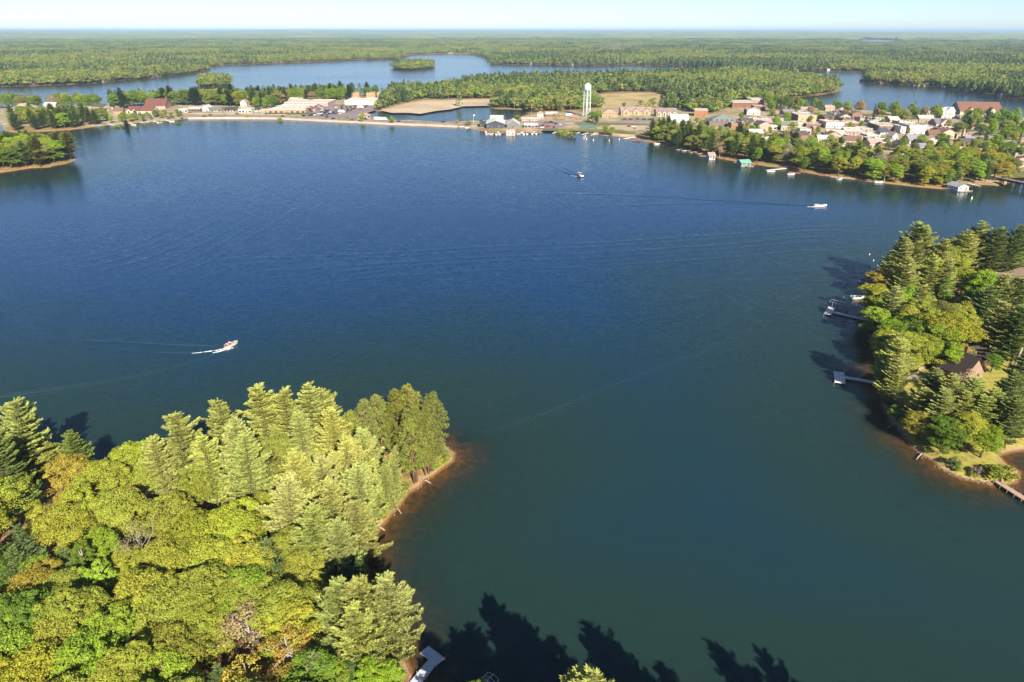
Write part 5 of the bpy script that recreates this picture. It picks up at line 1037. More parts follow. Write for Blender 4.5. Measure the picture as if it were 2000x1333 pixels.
# ---------------------------------------------------------------- trestle bridge
def trestle():
    a, b = G(1958, 349, 4), G(2110, 379, 4); L = np.hypot(*(b - a)); rz = math.atan2(*(b - a)[::-1]); t = thing('trestle_bridge', 'dark timber trestle bridge over the narrows at the right edge', 'bridge', (a[0], a[1], 0), rz); m = rough_mat('creosoted_timber', (.10, .075, .065), .25, .8, .9); m2 = rough_mat('bridge_planks', (.36, .29, .25), .2, .8, .9)
    n = 9
    for k in range(n): MB().box(L * k / n + .02, L * (k + 1) / n - .02, -1.9, 1.9, 4.0, 4.3).build('deck_panel', m2, t)
    for y in (-1.9, 1.9): MB().box(0, L, y - .2, y + .2, 3.2, 3.998).build('girder', m, t); MB().box(0, L, y - .06, y + .06, 5.2, 5.3).build('handrail', m, t)
    for k in range(n + 1):
        x = L * k / n
        for y, yb in ((-1.7, -2.5), (-.6, -.8), (.6, .8), (1.7, 2.5)): MB().tube([(x, yb, -3), (x, y, 3.2)], .24, 6).build('pile', m, t)
        MB().box(x - .2, x + .2, -2.3, 2.3, 2.9, 3.198).build('cap_beam', m, t); MB().tube([(x + .25, -2.3, .3), (x + .25, 2.0, 2.8)], .1, 5).build('sway_brace', m, t)
        for y in (-1.9, 1.9): MB().box(x - .06, x + .06, y - .06, y + .06, 4.3, 5.25).build('rail_post', m, t)
trestle()

# ---------------------------------------------------------------- the right-hand point: cabins, terraces, snag
def rp(u, v, w, d, h, rz, label, wall, roofc, roof='gable', ridge='y', rise=3.4, **kw):
    p = G(u, v, 2.0); FOOT.append((p[0] - math.sin(R(rz)) * d / 2, p[1] + math.cos(R(rz)) * d / 2, 0, R(rz), w / 2, d / 2)); return make_building('cabin', label, 'cabin', p, 1.3, w, d, h, R(rz), roof, wall, roofc, ridge=ridge, rise=rise, group='cabins on the right-hand point', storeys=1, **kw)
DKB = (.075, .052, .048)
rp(1899, 742, 8.0, 9.5, 2.7, 24, 'brown-roofed cabin with a steep gable by the terraces', (.50, .34, .26), DKB, rise=4.6, chimney=True)
rp(1925, 712, 12, 7, 2.6, 12, 'dark shingled rear wing of the steep-gabled cabin', BROWN, (.085, .055, .06), ridge='x', rise=2.4)
rp(1922, 662, 12, 9, 2.8, -22, 'lodge with a dark green hipped roof under the pines', BROWN, (.13, .19, .17), roof='hip', rise=3)
rp(1906, 535, 13, 9, 3.2, -12, 'house with a tan gabled roof behind the lime tree', (.42, .28, .2), (.32, .22, .17), ridge='x', rise=3)
rp(1962, 548, 12, 9, 3.2, -12, 'second tan-roofed house at the right edge', (.42, .28, .2), (.30, .21, .16), ridge='x', rise=3)
rp(1873, 590, 3.6, 3.4, 2.2, 10, 'small orange timber hut in the trees', (.5, .22, .10), (.34, .30, .30), rise=1)
rp(1874, 618, 5, 4, 2.4, 10, 'grey-roofed shed below the orange hut', (.45, .2, .10), (.32, .33, .36), ridge='x', rise=1.2)
M_STONE = rough_mat('terrace_stone', (.48, .36, .26), .25, 1.0, .9, bump=.3)
for k, (u, v, r0, lab) in enumerate([(1784,716,2.6,'lowest of the three curved stone terrace walls'),(1797,714,2.4,'middle one of the three curved stone terrace walls'),(1809,710,2.2,'uppermost of the three curved stone terrace walls')]):
    p = G(u, v, 1.6); t = thing('terrace_wall', lab, 'wall', (p[0], p[1], 1.3), 0, 'curved terrace walls')
    for j in range(11):
        a = 1.4 + j * .36; st = MB().box(-.5, .5, -.22, .22, -.3, .75 - .02 * (j % 2)); o = st.build('block', M_STONE, t, loc=(math.cos(a) * r0 * 1.25, math.sin(a) * r0 * .9 + (.9 if j > 6 else 0), 0)); o.rotation_euler = (0, 0, a + math.pi / 2)
dock('boardwalk', 'weathered boardwalk steps below the curved terraces', [(1758,750),(1795,744)], 2.0, M_DECK, None, z=1.55, cat='boardwalk', posts=False, panel=.8)
EXCLUDE += [GP(q, 1.4) for q in ([(1765,755),(1760,700),(1830,692),(1835,735)], [(1955,735),(1985,690),(2010,720),(1990,760)], [(1765,850),(1830,850),(1960,870),(2000,865),(2000,950),(1850,950)])]
p = G(1977, 729, 1.4); t = thing('snag', 'tall broken dead trunk standing on the lawn', 'dead tree', (p[0], p[1], 1.2)); MB().tube([(0, 0, -.4), (.15, 0, 2.5), (.4, .1, 5.5), (.55, .1, 8.2), (.6, .12, 8.9)], [.55, .45, .36, .22, .04], 8).build('trunk', M_BARK_PALE, t, smooth=True); MB().tube([(.4, .1, 5.6), (.9, .3, 6.3)], [.1, .03], 5).build('stub', M_BARK_PALE, t)
for u0, v0, u1, v1, lab in [(1862,862,1880,873,'fallen grey log lying left of its twin on the grassy tip'),(1880,873,1897,861,'fallen grey log lying right of its twin on the grassy tip')]:
    a, b = G(u0, v0, 1.3), G(u1, v1, 1.3); t = thing('fallen_log', lab, 'log', (a[0], a[1], 1.25), 0, 'fallen logs on the grassy tip'); MB().tube([(0, 0, .15), (*(b - a), .12)], [.2, .13], 7).build('trunk', M_BARK_PALE, t)
for u, v, h, lab in [(1830,870,3.6,'slim pale stump left on the grassy tip'),(1946,868,2.6,'short pale stump right on the grassy tip')]:
    p = G(u, v, 1.2); t = thing('stump', lab, 'stump', (p[0], p[1], 1.1), 0, 'stumps on the grassy tip'); MB().tube([(0, 0, -.3), (.1, 0, h)], [.17, .09], 7).build('trunk', M_BARK_PALE, t)
def stones():
    r = np.random.default_rng(3); A = GP([(1738,822),(1760,845),(1790,880),(1835,915),(1880,935),(1940,947)]); m = MB()
    B2 = GP([(740,1035),(760,1010),(783,985),(820,950),(868,912),(886,900)])
    for poly, n in ((A, 120), (B2, 10)):
        for k in range(n):
            i = int(r.integers(len(poly) - 1)); q = poly[i] + (poly[i + 1] - poly[i]) * r.random() + r.normal(0, .45, 2); s = r.uniform(.07, .22)
            vs = []
            for z, rr in ((-.3, .9), (.25, 1), (.8, .55)):
                for a in range(5): vs.append((q[0] + math.cos(a * 1.257 + z) * s * rr * r.uniform(.8, 1.2), q[1] + math.sin(a * 1.257 + z) * s * rr * r.uniform(.8, 1.2), .05 + z * s))
            m.add(vs, [(i2 * 5 + a, i2 * 5 + (a + 1) % 5, (i2 + 1) * 5 + (a + 1) % 5, (i2 + 1) * 5 + a) for i2 in (0, 1) for a in range(5)] + [(10, 11, 12, 13, 14)])
    tag(m.build('shore_stones', rough_mat('shore_stone', (.34, .28, .24), .25, .7, .9)), 'small grey stones scattered along the waterline', None, None, 'stuff')
stones()

# ---------------------------------------------------------------- wakes: ridges of the water surface and foam
def wake(name, label, px, w0, w1, amp0, amp1, ridges=2, z0=.02):
    P = GP(px); Q = [P[0]]
    for a, b in zip(P[:-1], P[1:]):
        n = max(2, int(np.hypot(*(b - a)) / 4)); Q += [a + (b - a) * (k + 1) / n for k in range(n)]
    Q = np.array(Q); 
    for _ in range(6): Q[1:-1] = (Q[:-2] + Q[1:-1] * 2 + Q[2:]) / 4
    n = len(Q); nc = ridges * 8 + 1; V = []
    for i in range(n):
        t = Q[min(i + 1, n - 1)] - Q[max(i - 1, 0)]; t /= np.hypot(*t); nr = np.array([-t[1], t[0]]); s = i / (n - 1); w = w0 + (w1 - w0) * s; am = (amp0 + (amp1 - amp0) * s) * (1 - max(0, s - .85) / .15) * min(1, s * 12 + .2)
        for k in range(nc):
            q = k / (nc - 1) * 2 - 1; env = (1 - q * q); p = Q[i] + nr * q * w / 2; V.append((p[0], p[1], z0 * env + am * env * (math.cos(q * math.pi * ridges) * .5 + .5)))
    f = [(i * nc + k, (i + 1) * nc + k, (i + 1) * nc + k + 1, i * nc + k + 1) for i in range(n - 1) for k in range(nc - 1)]
    me = bpy.data.meshes.new(name); me.from_pydata(V, [], f); me.materials.append(M_WATER); me.polygons.foreach_set('use_smooth', [True] * len(f)); a = me.attributes.new('depth', 'FLOAT', 'POINT'); VV = np.array(V); a.data.foreach_set('value', np.maximum(.3, -height(shore_dist(VV[:, 0], VV[:, 1]), VV[:, 0], VV[:, 1])).astype(np.float32)); me.update()
    if me.polygons[0].normal.z < 0: me.flip_normals()
    tag(link(name, me), label, None, None, 'stuff')
wake('boat_wake', 'long double wake line crossing the right of the lake', [(895,860),(1010,832),(1100,795),(1200,752),(1290,718),(1380,690),(1460,650),(1520,610),(1580,575)], 3.4, 4.5, .09, .06, 3)
wake('boat_wake', 'lower arm of the speedboat wake', [(444,686),(400,700),(370,712),(330,723),(200,751),(0,779),(-150,798)], 1.6, 6, .34, .24, 2); wake('boat_wake', 'upper arm of the speedboat wake', [(436,678),(410,678),(385,675),(360,677),(320,674),(250,670),(100,664)], 1.2, 6, .1, .05, 2)
wake('boat_wake', 'inner wake line behind the speedboat', [(385,690),(350,693),(300,690),(220,684)], 1.4, 4, .08, .04, 2)
wake('boat_wake', 'lower arm of the pontoon boat wake', [(1128,346),(1112,342),(1098,336),(1086,328),(1078,322)], 1.2, 5, .3, .2, 2); wake('boat_wake', 'upper arm of the pontoon boat wake', [(1127,344),(1118,338),(1108,331),(1098,325)], 1.2, 4, .3, .2, 2)
wake('boat_wake', 'wake line behind the white cruiser', [(1590,404),(1540,401),(1480,396),(1400,393),(1300,385),(1200,380),(1050,378)], 2, 8, .16, .1, 2); wake('boat_wake', 'second wake line of the white cruiser', [(1588,402),(1500,400),(1400,398),(1300,399),(1200,402)], 2, 8, .12, .08, 2)
for k, (dy, a) in enumerate(((0, .06), (8, .035), (20, .05), (29, .03), (46, .035))):
    wake('swell_line', ['first', 'second', 'third', 'fourth', 'fifth'][k] + ' long low swell across the middle of the lake', [(1750 - k * 30, 452 + dy), (1640, 442 + dy), (1560, 444 + dy), (1450, 456 + dy), (1300, 466 + dy), (1150, 476 + dy), (950, 482 + dy), (700, 498 + dy), (420 + k * 40, 508 + dy * 1.2)], 4, 6, a, a * .6, 2)
for k in range(7):
    wake('swell_line', ['first', 'second', 'third', 'fourth', 'fifth', 'sixth', 'seventh'][k] + ' curved swell in the left of the lake', [(60 + k * 46, 520 + k * 3), (150 + k * 44, 505 + k * 1), (260 + k * 40, 480 - k * 4), (350 + k * 38, 440 - k * 5)], 3, 5, .04, .03, 2)
M_FOAM, nt_, o_ = new_mat('foam'); pf = N(nt_, 'BsdfPrincipled'); pf.inputs['Base Color'].default_value = (.85, .87, .88, 1); pf.inputs['Roughness'].default_value = .7; tf = N(nt_, 'BsdfTransparent'); mf = N(nt_, 'MixShader'); nf = noise(nt_, 1.6, 4, .7)
rf_ = ramp(nt_, nf.outputs[0], [(.40, (0, 0, 0)), (.56, (1, 1, 1))]); nt_.links.new(rf_, mf.inputs[0]); nt_.links.new(tf.outputs[0], mf.inputs[1]); nt_.links.new(pf.outputs[0], mf.inputs[2]); nt_.links.new(mf.outputs[0], o_.inputs[0])
def foam(label, px, w0, w1, hump=.15):
    P = GP(px); n = len(P); V = []
    for i in range(n):
        t = P[min(i + 1, n - 1)] - P[max(i - 1, 0)]; t /= np.hypot(*t); nr = np.array([-t[1], t[0]]); w = w0 + (w1 - w0) * i / (n - 1)
        for q in (-1, -.5, 0, .5, 1): V.append((*(P[i] + nr * q * w / 2), .06 + hump * (1 - q * q) * (1 - i / n)))
    m = MB().add(V, [(i * 5 + k, (i + 1) * 5 + k, (i + 1) * 5 + k + 1, i * 5 + k + 1) for i in range(n - 1) for k in range(4)]); tag(m.build('foam', M_FOAM), label, None, None, 'stuff')
foam('white foam trailing the speedboat', [(446,680),(436,682),(424,685),(408,687),(392,689),(374,691)], .6, .3, .2); foam('side foam along the speedboat hull', [(455,680),(440,684),(425,688),(415,690)], .6, .4, .3)
foam('white foam behind the cruiser', [(1590,404.5),(1584,404.6),(1576,404.4)], 2.0, .8); foam('foam behind the pontoon boat', [(1127,345.5),(1122,344.6),(1114,342.8)], .9, .5)

# ---------------------------------------------------------------- trees, nearest first
NL, NLG = 'near', 'trees on the near wooded point'
EXCLUDE += [GP(p, 1.2) for p in ([(62,972),(118,962),(112,1000),(60,1015),(30,1045),(20,1035)], [(20,1080),(75,1060),(60,1090),(20,1130),(-20,1150)], [(372,1268),(440,1225),(470,1262),(490,1305),(400,1333),(370,1310)])]
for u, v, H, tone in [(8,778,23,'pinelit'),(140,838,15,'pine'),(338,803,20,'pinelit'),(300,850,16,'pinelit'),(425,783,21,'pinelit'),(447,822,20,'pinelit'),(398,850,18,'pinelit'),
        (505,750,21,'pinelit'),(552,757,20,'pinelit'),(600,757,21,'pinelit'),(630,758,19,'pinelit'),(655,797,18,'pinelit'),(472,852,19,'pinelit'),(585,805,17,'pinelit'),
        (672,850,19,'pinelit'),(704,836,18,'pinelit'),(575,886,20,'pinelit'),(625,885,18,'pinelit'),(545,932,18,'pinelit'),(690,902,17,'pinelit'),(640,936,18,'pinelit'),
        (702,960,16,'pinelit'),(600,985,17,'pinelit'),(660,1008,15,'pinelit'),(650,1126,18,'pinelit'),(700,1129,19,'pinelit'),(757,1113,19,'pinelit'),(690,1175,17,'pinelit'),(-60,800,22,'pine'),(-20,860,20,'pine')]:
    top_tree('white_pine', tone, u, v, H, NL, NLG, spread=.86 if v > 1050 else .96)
for u, v, H in [(745,882,14),(790,872,14),(818,890,12),(740,926,14),(776,915,12),(758,960,11),(722,985,12),(795,930,9)]:
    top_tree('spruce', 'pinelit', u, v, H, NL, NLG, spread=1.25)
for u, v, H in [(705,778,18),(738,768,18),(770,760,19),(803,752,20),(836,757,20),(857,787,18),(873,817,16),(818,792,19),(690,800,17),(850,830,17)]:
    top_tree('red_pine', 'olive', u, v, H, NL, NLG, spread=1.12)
for u, v, tone, kind, H in [(80,887,'olive','oak',13),(138,918,'gold','oak',13),(196,927,'yellow','oak',13),(254,896,'yellow','oak',14),(9,953,'yellow','oak',14),(156,980,'yellow','oak',14),
        (116,1025,'yellow','oak',13),(231,989,'yellow','oak',14),(378,940,'yellow','oak',13),(329,994,'yellow','maple',14),(196,1060,'lime','maple',11),(370,1042,'yellow','oak',15),
        (445,1030,'yellow','oak',15),(420,1090,'yellow','oak',14),(165,1083,'green','birch',12),(196,1122,'lime','birch',12),(156,1131,'lime','birch',11),(67,1109,'lime','maple',9),(67,1145,'gold','oak',11),
        (129,1145,'yellow','oak',11),(133,1194,'yellow','oak',15),(27,1211,'green','oak',15),(213,1220,'lime','maple',15),(285,1150,'yellow','oak',15),(329,1186,'yellow','oak',14),(400,1150,'yellow','oak',15),
        (471,1162,'yellow','oak',14),(27,1274,'lime','oak',14),(67,1318,'yellow','oak',14),(169,1287,'lime','oak',15),(240,1314,'yellow','maple',15),(338,1265,'yellow','oak',13),(320,1318,'lime','oak',13),
        (485,1216,'tan','sparse',13),(485,1314,'gold','sparse',11),(521,887,'olive','oak',14),(508,989,'yellow','maple',12),(472,1034,'yellow','oak',13),(486,1100,'yellow','oak',14),(566,1060,'yellow','oak',12),
        (597,1105,'yellow','oak',11),(481,1154,'lime','oak',14),(557,1180,'yellow','oak',14),(579,1212,'yellow','oak',13),(561,1269,'orange','sparse',13),(610,1305,'green','oak',12),(650,1320,'lime','maple',10),
        (677,1109,'dark','oak',9),(700,1310,'dark','oak',9),(752,1316,'lime','maple',9),(715,1330,'lime','maple',10),(641,998,'dark','oak',10),(515,930,'olive','sparse',12),(290,915,'yellow','oak',12),(330,1090,'yellow','oak',14),
        (255,1090,'yellow','oak',10),(-40,1000,'yellow','oak',14),(-50,1100,'green','oak',14),(-50,1220,'yellow','oak',14),(-40,1320,'yellow','oak',14),(100,1250,'yellow','oak',13),(400,1220,'yellow','oak',12),(560,1330,'gold','sparse',10),
        (110,1380,'yellow','oak',14),(230,1400,'lime','oak',14),(350,1390,'yellow','oak',14),(470,1390,'yellow','oak',13),(590,1390,'green','oak',13),(700,1400,'lime','oak',12)]:
    crown_tree(kind, tone, u, v, H, NL, NLG, spread=1.02)
for u, v, H in [(27,1035,13),(10,1075,11),(118,1068,9),(140,1080,8),(517,1052,13),(532,1100,11),(545,1135,10),(280,1262,10),(423,1300,7),(400,1318,6),(447,1325,6),(300,1290,7),(615,1285,12),(695,1005,9),(205,1150,7)]:
    top_tree('young_pine', 'blue', u, v, H, NL, NLG)
top_tree('bare', 'grey', 253, 1018, 13, NL, NLG, label='bare grey tree with spreading leafless limbs amid yellow-green crowns')
top_tree('dead_spruce', 'grey', 681, 940, 11, NL, NLG, label='dead grey conifer standing among the pale pines of the near point')
top_tree('sparse', 'grey', 612, 1018, 9, NL, NLG, label='pale thin-leaved tree beside the dark cove of the near point')
for ti, (tu, tv, H) in enumerate([(950,1158,23),(1010,1206,20),(885,1215,17),(835,1236,15),(1152,1236,20),(1205,1275,17),(1400,1258,20),(1480,1283,18),(1080,1268,18),(1290,1310,16),(925,1240,20),(985,1262,18)]):
    base = G(tu, tv) - np.array([sd.x, sd.y]) * H / math.tan(SUN_EL)
    if shore_dist(*base)[0] < .6: base = base - np.array([0, 2.0])
    while project(base[0], base[1], H + 1.0)[1] < (1306 if ti == 0 else 1345): base = base - np.array([sd.x, sd.y])
    add_tree('white_pine', 'pinelit', base, H, 'south', 'pines on the shore below the picture', spread=.9)
for u, v, H, k, tone in [(950,1290,12,'maple','lime'),(865,1330,6,'shrub','yellow')]:
    top_tree(k, tone, u, v, H, 'south', 'trees on the shore below the picture', spread=.62)

for i, (u, v, k, tone, h) in enumerate([(884,893,'shrub','olive',3.2),(872,902,'shrub','yellow',2.6),(880,880,'young_pine','pinelit',5),(866,880,'red_pine','olive',13),(845,880,'young_pine','pinelit',6),(852,905,'shrub','lime',2.4),(800,952,'shrub','olive',2.4),(765,1000,'shrub','yellow',2.2),(733,1040,'shrub','olive',2.6)]):
    crown_tree(k, tone, u, v, h, NL, NLG, spread=1.2)
for u0, v0, u1, v1, lab in [(742,1030,752,1036,'bleached log lying across the sand of the near point'),(775,992,784,1003,'driftwood log at the waterline of the near point'),(830,938,842,944,'grey log half in the water near the sandy tip'),(1745,828,1733,836,'driftwood log below the rounded shore shrub'),(1800,886,1790,897,'dark log in the amber shallows of the right-hand point')]:
    a, b = G(u0, v0, .2), G(u1, v1, .1); t = thing('driftwood_log', lab, 'log', (a[0], a[1], max(.05, zat(*a))), 0, 'driftwood logs'); q = b - a; MB().tube([(0, 0, .1), (q[0] * .5, q[1] * .5, .14), (q[0], q[1], -.1)], [.16, .13, .08], 7).build('trunk', M_BARK_PALE, t)
RP, RPG = 'right', 'trees on the right-hand point'
for u, v, H, tone in [(1791,432,24,'pinelit'),(1818,440,23,'pinelit'),(1768,462,21,'pinelit'),(1746,488,16,'pine'),(1840,466,20,'pinelit'),(1925,432,22,'pinelit'),(1954,444,21,'pine'),(1988,440,22,'pine'),(2018,440,21,'pinelit'),(1893,452,20,'pinelit'),
        (1825,498,18,'pinelit'),(1751,556,17,'pinelit'),(1965,537,21,'pinelit'),(1995,540,21,'pine'),(1939,560,18,'pine'),(1978,590,19,'pinelit'),(1722,638,17,'pinelit'),(1718,690,14,'pinelit'),(1746,655,17,'pinelit'),(1738,702,13,'pinelit'),
        (1830,720,16,'pinelit'),(1866,731,17,'pinelit'),(1908,736,17,'pinelit'),(1955,755,16,'pinelit'),(1990,728,15,'pine'),(2010,775,14,'pine'),(2015,690,18,'pine'),(1808,556,15,'pinelit'),(2010,600,19,'pine'),(1850,758,15,'pinelit'),(1815,757,13,'pinelit'),(1928,772,14,'pinelit'),(1800,470,19,'pinelit'),(1780,500,18,'pinelit'),(1855,505,17,'pinelit'),(1890,765,14,'pinelit')]:
    low_ = v > 700 and u < 1970; top_tree('white_pine', 'pinelit' if tone == 'pinelit' or u < 1900 else tone, u, v, H * (.82 if low_ else 1), RP, RPG, spread=1.3 if low_ else 1.12)  # sunlight put into most pine colours; shaded right-hand ones keep the darker tone
for u, v, tone, kind, H in [(1862,500,'yellow','oak',16),(1728,538,'gold','oak',13),(1700,568,'yellow','oak',13),(1722,577,'yellow','oak',14),(1747,584,'lime','oak',14),(1921,545,'lime','maple',17),(1812,604,'yellow','oak',15),(1862,640,'yellow','oak',17),
        (1835,655,'lime','oak',15),(1769,668,'yellow','oak',14),(1795,635,'green','oak',14),(1795,812,'gold','oak',9),(1895,828,'yellow','oak',11),(1930,845,'lime','maple',10),(1855,832,'green','oak',10),(1943,702,'green','maple',7),
        (1785,512,'green','oak',14),(1850,560,'green','birch',12),(1880,478,'yellow','oak',14),(1905,585,'green','oak',13),(1775,618,'yellow','oak',14),(1842,612,'olive','oak',15),(1815,650,'yellow','oak',13),(1880,610,'yellow','oak',14),(1830,535,'yellow','oak',13),(1760,520,'lime','oak',13),(1885,540,'yellow','oak',13),(1950,600,'lime','maple',13),(1965,650,'yellow','oak',13),(1930,610,'yellow','oak',12),(1985,640,'lime','oak',13),(1860,690,'lime','maple',10),(1810,670,'yellow','oak',12),(1950,790,'yellow','oak',10),(1870,790,'lime','maple',9),(1715,610,'lime','oak',12),(1725,655,'yellow','oak',12),(1735,735,'lime','maple',9),(1790,575,'lime','oak',12),(1755,640,'lime','oak',12)]:
    crown_tree(kind, tone, u, v, H, RP, RPG, spread=1.25)
for u, v, tone, h in [(1703,622,'green',2.6),(1705,655,'lime',3),(1708,690,'olive',3),(1716,725,'green',3),(1722,775,'olive',2.6),(1760,852,'yellow',1.8),(1782,872,'olive',1.6),(1900,930,'yellow',1.6),(1850,915,'lime',1.5)]:
    crown_tree('shrub', tone, u, v, h, RP, RPG, spread=1.2)
crown_tree('shrub', 'green', 1745, 795, 5, RP, RPG, label='rounded green shrub at the waterline beside the terraced lawn')
crown_tree('shrub', 'yellow', 1975, 922, 4.5, RP, RPG, label='yellow-green bush at the head of the plank footbridge', spread=1.3)
crown_tree('shrub', 'blue', 1868, 895, 2.6, RP, RPG, label='grey-blue shrub on the grassy tip of the right-hand point')
crown_tree('shrub', 'grey', 1912, 912, 2.4, RP, RPG, label='grey twiggy shrub near the footbridge on the right-hand point')
crown_tree('shrub', 'yellow', 1940, 915, 2.2, RP, RPG, label='low yellow shrub on the grassy tip, next to the footbridge')
top_tree('sparse', 'pink', 1900, 715, 11, RP, RPG, label='pinkish thin-leaved tree against the dark cabin gable', spread=.9)

# small houses packed between the named ones
FILL_B = []
def filler(poly, n, seed, zone):
    r = np.random.default_rng(seed); P = GP(poly, PLAT); lo, hi = P.min(0), P.max(0); got = 0
    for x, y in r.uniform(lo, hi, (1500, 2)):
        if got >= n: break
        w, d = r.uniform(9, 15), r.uniform(8, 12)
        if not inside(P, np.array([x]), np.array([y]))[0] or shore_dist(x, y)[0] < 12: continue
        if any(math.hypot(x - a, y - b) < max(hw, hd) * .95 + 7.5 for a, b, c, rz, hw, hd in FOOT): continue
        wc, ww = [((.70, .66, .62), 'white'), ((.62, .54, .42), 'cream'), ((.62, .45, .40), 'pink'), ((.52, .40, .28), 'tan'), ((.40, .22, .16), 'brick')][int(r.integers(5))]; rc, rw = [((.62, .45, .40), 'pink'), ((.34, .33, .35), 'grey'), ((.70, .68, .64), 'white'), ((.16, .14, .14), 'dark'), ((.36, .20, .15), 'brown')][int(r.integers(5))]
        rz = R(r.uniform(-20, 20)); flat = r.random() < .35; FOOT.append((x - math.sin(rz) * d / 2, y + math.cos(rz) * d / 2, 0, rz, w / 2, d / 2))
        o = make_building('building' if flat else 'house', '', 'building' if flat else 'house', (x, y), 1.42, w, d, r.uniform(3, 6), rz, 'flat' if flat else 'gable', wc, rc, rise=2.6, group='small buildings in the town', ridge='x' if r.random() < .6 else 'y', nwin=3)
        FILL_B.append((o, f'{ww} {"flat-topped" if flat else "gabled"} house with {rw} roof', zone)); got += 1
filler([(1470,222),(1640,226),(1840,240),(1900,262),(1900,300),(1800,300),(1640,285),(1500,292),(1450,262)], 44, 61, 'town')
filler([(10,226),(60,214),(230,212),(235,228),(120,232)], 8, 62, 'isthmus'); filler([(1900,300),(1905,288),(2010,290),(2010,330),(1960,335)], 8, 63, 'town')
IL, ILG = 'isle', 'trees on the small island at the left edge'
fill_trees([(-40,338),(0,337.5),(30,333.5),(60,328.5),(95,327.5),(130,320.5),(147,313),(146,305),(120,298),(60,294),(0,293),(-40,293)], 75, 5.2, [('white_pine', ['pine', 'olive', 'pine'], .45), ('oak', ['olive', 'yellow', 'green', 'lime'], .5)], (14, 19), IL, ILG, 5, spread=1.15, shore_min=1.2)
TS, TSG = 'shore', 'trees along the town shore'
tm = [('white_pine', ['pine', 'dark'], .14), ('oak', ['olive', 'yellow', 'lime', 'yellow'], .38), ('maple', ['lime', 'green', 'yellow', 'green'], .33), ('sparse', ['tan', 'grey', 'gold'], .1), ('spruce', ['dark'], .05)]
fill_trees([(1254,272),(1300,262),(1345,270),(1350,292),(1318,288),(1293,282)], 30, 5.6, [('white_pine', ['dark', 'pine', 'pine'], .5), ('oak', ['olive', 'yellow', 'lime'], .42), ('spruce', ['pine'], .08)], (13, 17), TS, TSG, 21)
fill_trees([(1345,295),(1352,274),(1400,284),(1480,294),(1480,321),(1438,314),(1408,309),(1384,302)], 34, 6.0, tm, (13, 18), TS, TSG, 22, spread=1.15)
fill_trees([(1480,321),(1480,290),(1560,298),(1640,318),(1740,334),(1742,358),(1672,350),(1610,342),(1538,330)], 64, 6.2, tm, (12, 17), TS, TSG, 23, spread=1.15)
fill_trees([(1742,358),(1738,326),(1850,322),(1975,330),(1975,348),(1950,360),(1885,358),(1855,364),(1818,366)], 60, 6.2, [('maple', ['lime', 'yellow', 'green'], .5), ('oak', ['yellow', 'olive', 'gold'], .35), ('white_pine', ['pine', 'dark'], .15)], (12, 17), TS, TSG, 24, spread=1.15)
fill_trees([(1750,318),(1760,296),(1900,288),(2010,285),(2010,335),(1850,325)], 44, 7, tm, (9, 13), 'town', 'trees between the houses of the town', 25)
fill_trees([(1440,268),(1470,258),(1740,290),(1730,318),(1560,290),(1480,285)], 34, 7, [('maple', ['lime', 'green', 'yellow'], .6), ('oak', ['olive', 'gold'], .25), ('sparse', ['tan', 'wine'], .15)], (7, 10), 'town', 'trees between the houses of the town', 26)
for u, v, k, tone, H in [(1625,262,'maple','lime',12),(1805,262,'maple','lime',13),(1840,258,'maple','green',16),(1848,270,'oak','dark',13),(1712,205,'spruce','dark',20),(1753,212,'maple','lime',15),(1790,208,'maple','green',16),(1770,213,'oak','yellow',16),(1654,203,'maple','green',12),
        (1826,208,'maple','yellow',12),(1555,205,'oak','olive',14),(1585,208,'oak','tan',14),(1600,220,'maple','lime',9),(1540,218,'maple','lime',14),(1520,228,'maple','lime',13),(1510,212,'maple','yellow',13),(1550,238,'oak','yellow',12),(1896,232,'white_pine','dark',16),(1880,238,'oak','olive',14),
        (1920,242,'oak','dark',14),(1945,240,'maple','lime',15),(1968,248,'maple','lime',15),(1955,262,'maple','lime',14),(1985,255,'maple','yellow',13),(1978,275,'maple','green',14),(1995,285,'maple','green',13),(1725,215,'oak','yellow',11),(1700,222,'sparse','tan',9),(1450,222,'maple','lime',10),(1462,238,'maple','green',10),
        (1440,255,'sparse','olive',10),(1380,245,'maple','green',8),(1393,246,'maple','lime',8),(1408,247,'maple','green',8),(1422,248,'maple','lime',8),(1372,240,'oak','olive',12),(1335,250,'white_pine','pine',15),(1355,255,'sparse','olive',13),(1166,228,'white_pine','pine',9),(1180,244,'maple','yellow',10),(1195,247,'oak','yellow',9),
        (1105,242,'oak','yellow',11),(1118,244,'oak','olive',11),(1093,244,'oak','yellow',9),(1170,213,'maple','lime',14),(1158,218,'oak','green',13),(1088,220,'sparse','tan',13),(1240,252,'shrub','olive',12),(1010,226,'oak','yellow',9),
        (893,236,'shrub','yellow',24),(914,238,'shrub','olive',30),(945,232,'spruce','dark',9),(545,223,'oak','lime',8),(475,227,'shrub','yellow',26),(650,228,'sparse','yellow',7),(692,226,'maple','lime',9),(708,223,'oak','yellow',7),(750,229,'maple','lime',9),(395,225,'shrub','yellow',24),(410,224,'shrub','yellow',20),(668,231,'sparse','yellow',6),
        (345,224,'maple','green',10),(362,226,'sparse','olive',8),(360,229,'shrub','yellow',18),(265,229,'spruce','pine',11),(239,223,'white_pine','dark',14),(225,232,'maple','lime',9),(310,228,'maple','yellow',7),(328,230,'shrub','olive',18)]:
    top_tree(k, tone, u, v - 3, H if k != 'shrub' else H * .17, 'town' if u > 1030 else 'isthmus', 'trees dotted among the town buildings' if u > 1030 else 'trees along the causeway', spread=1.15)
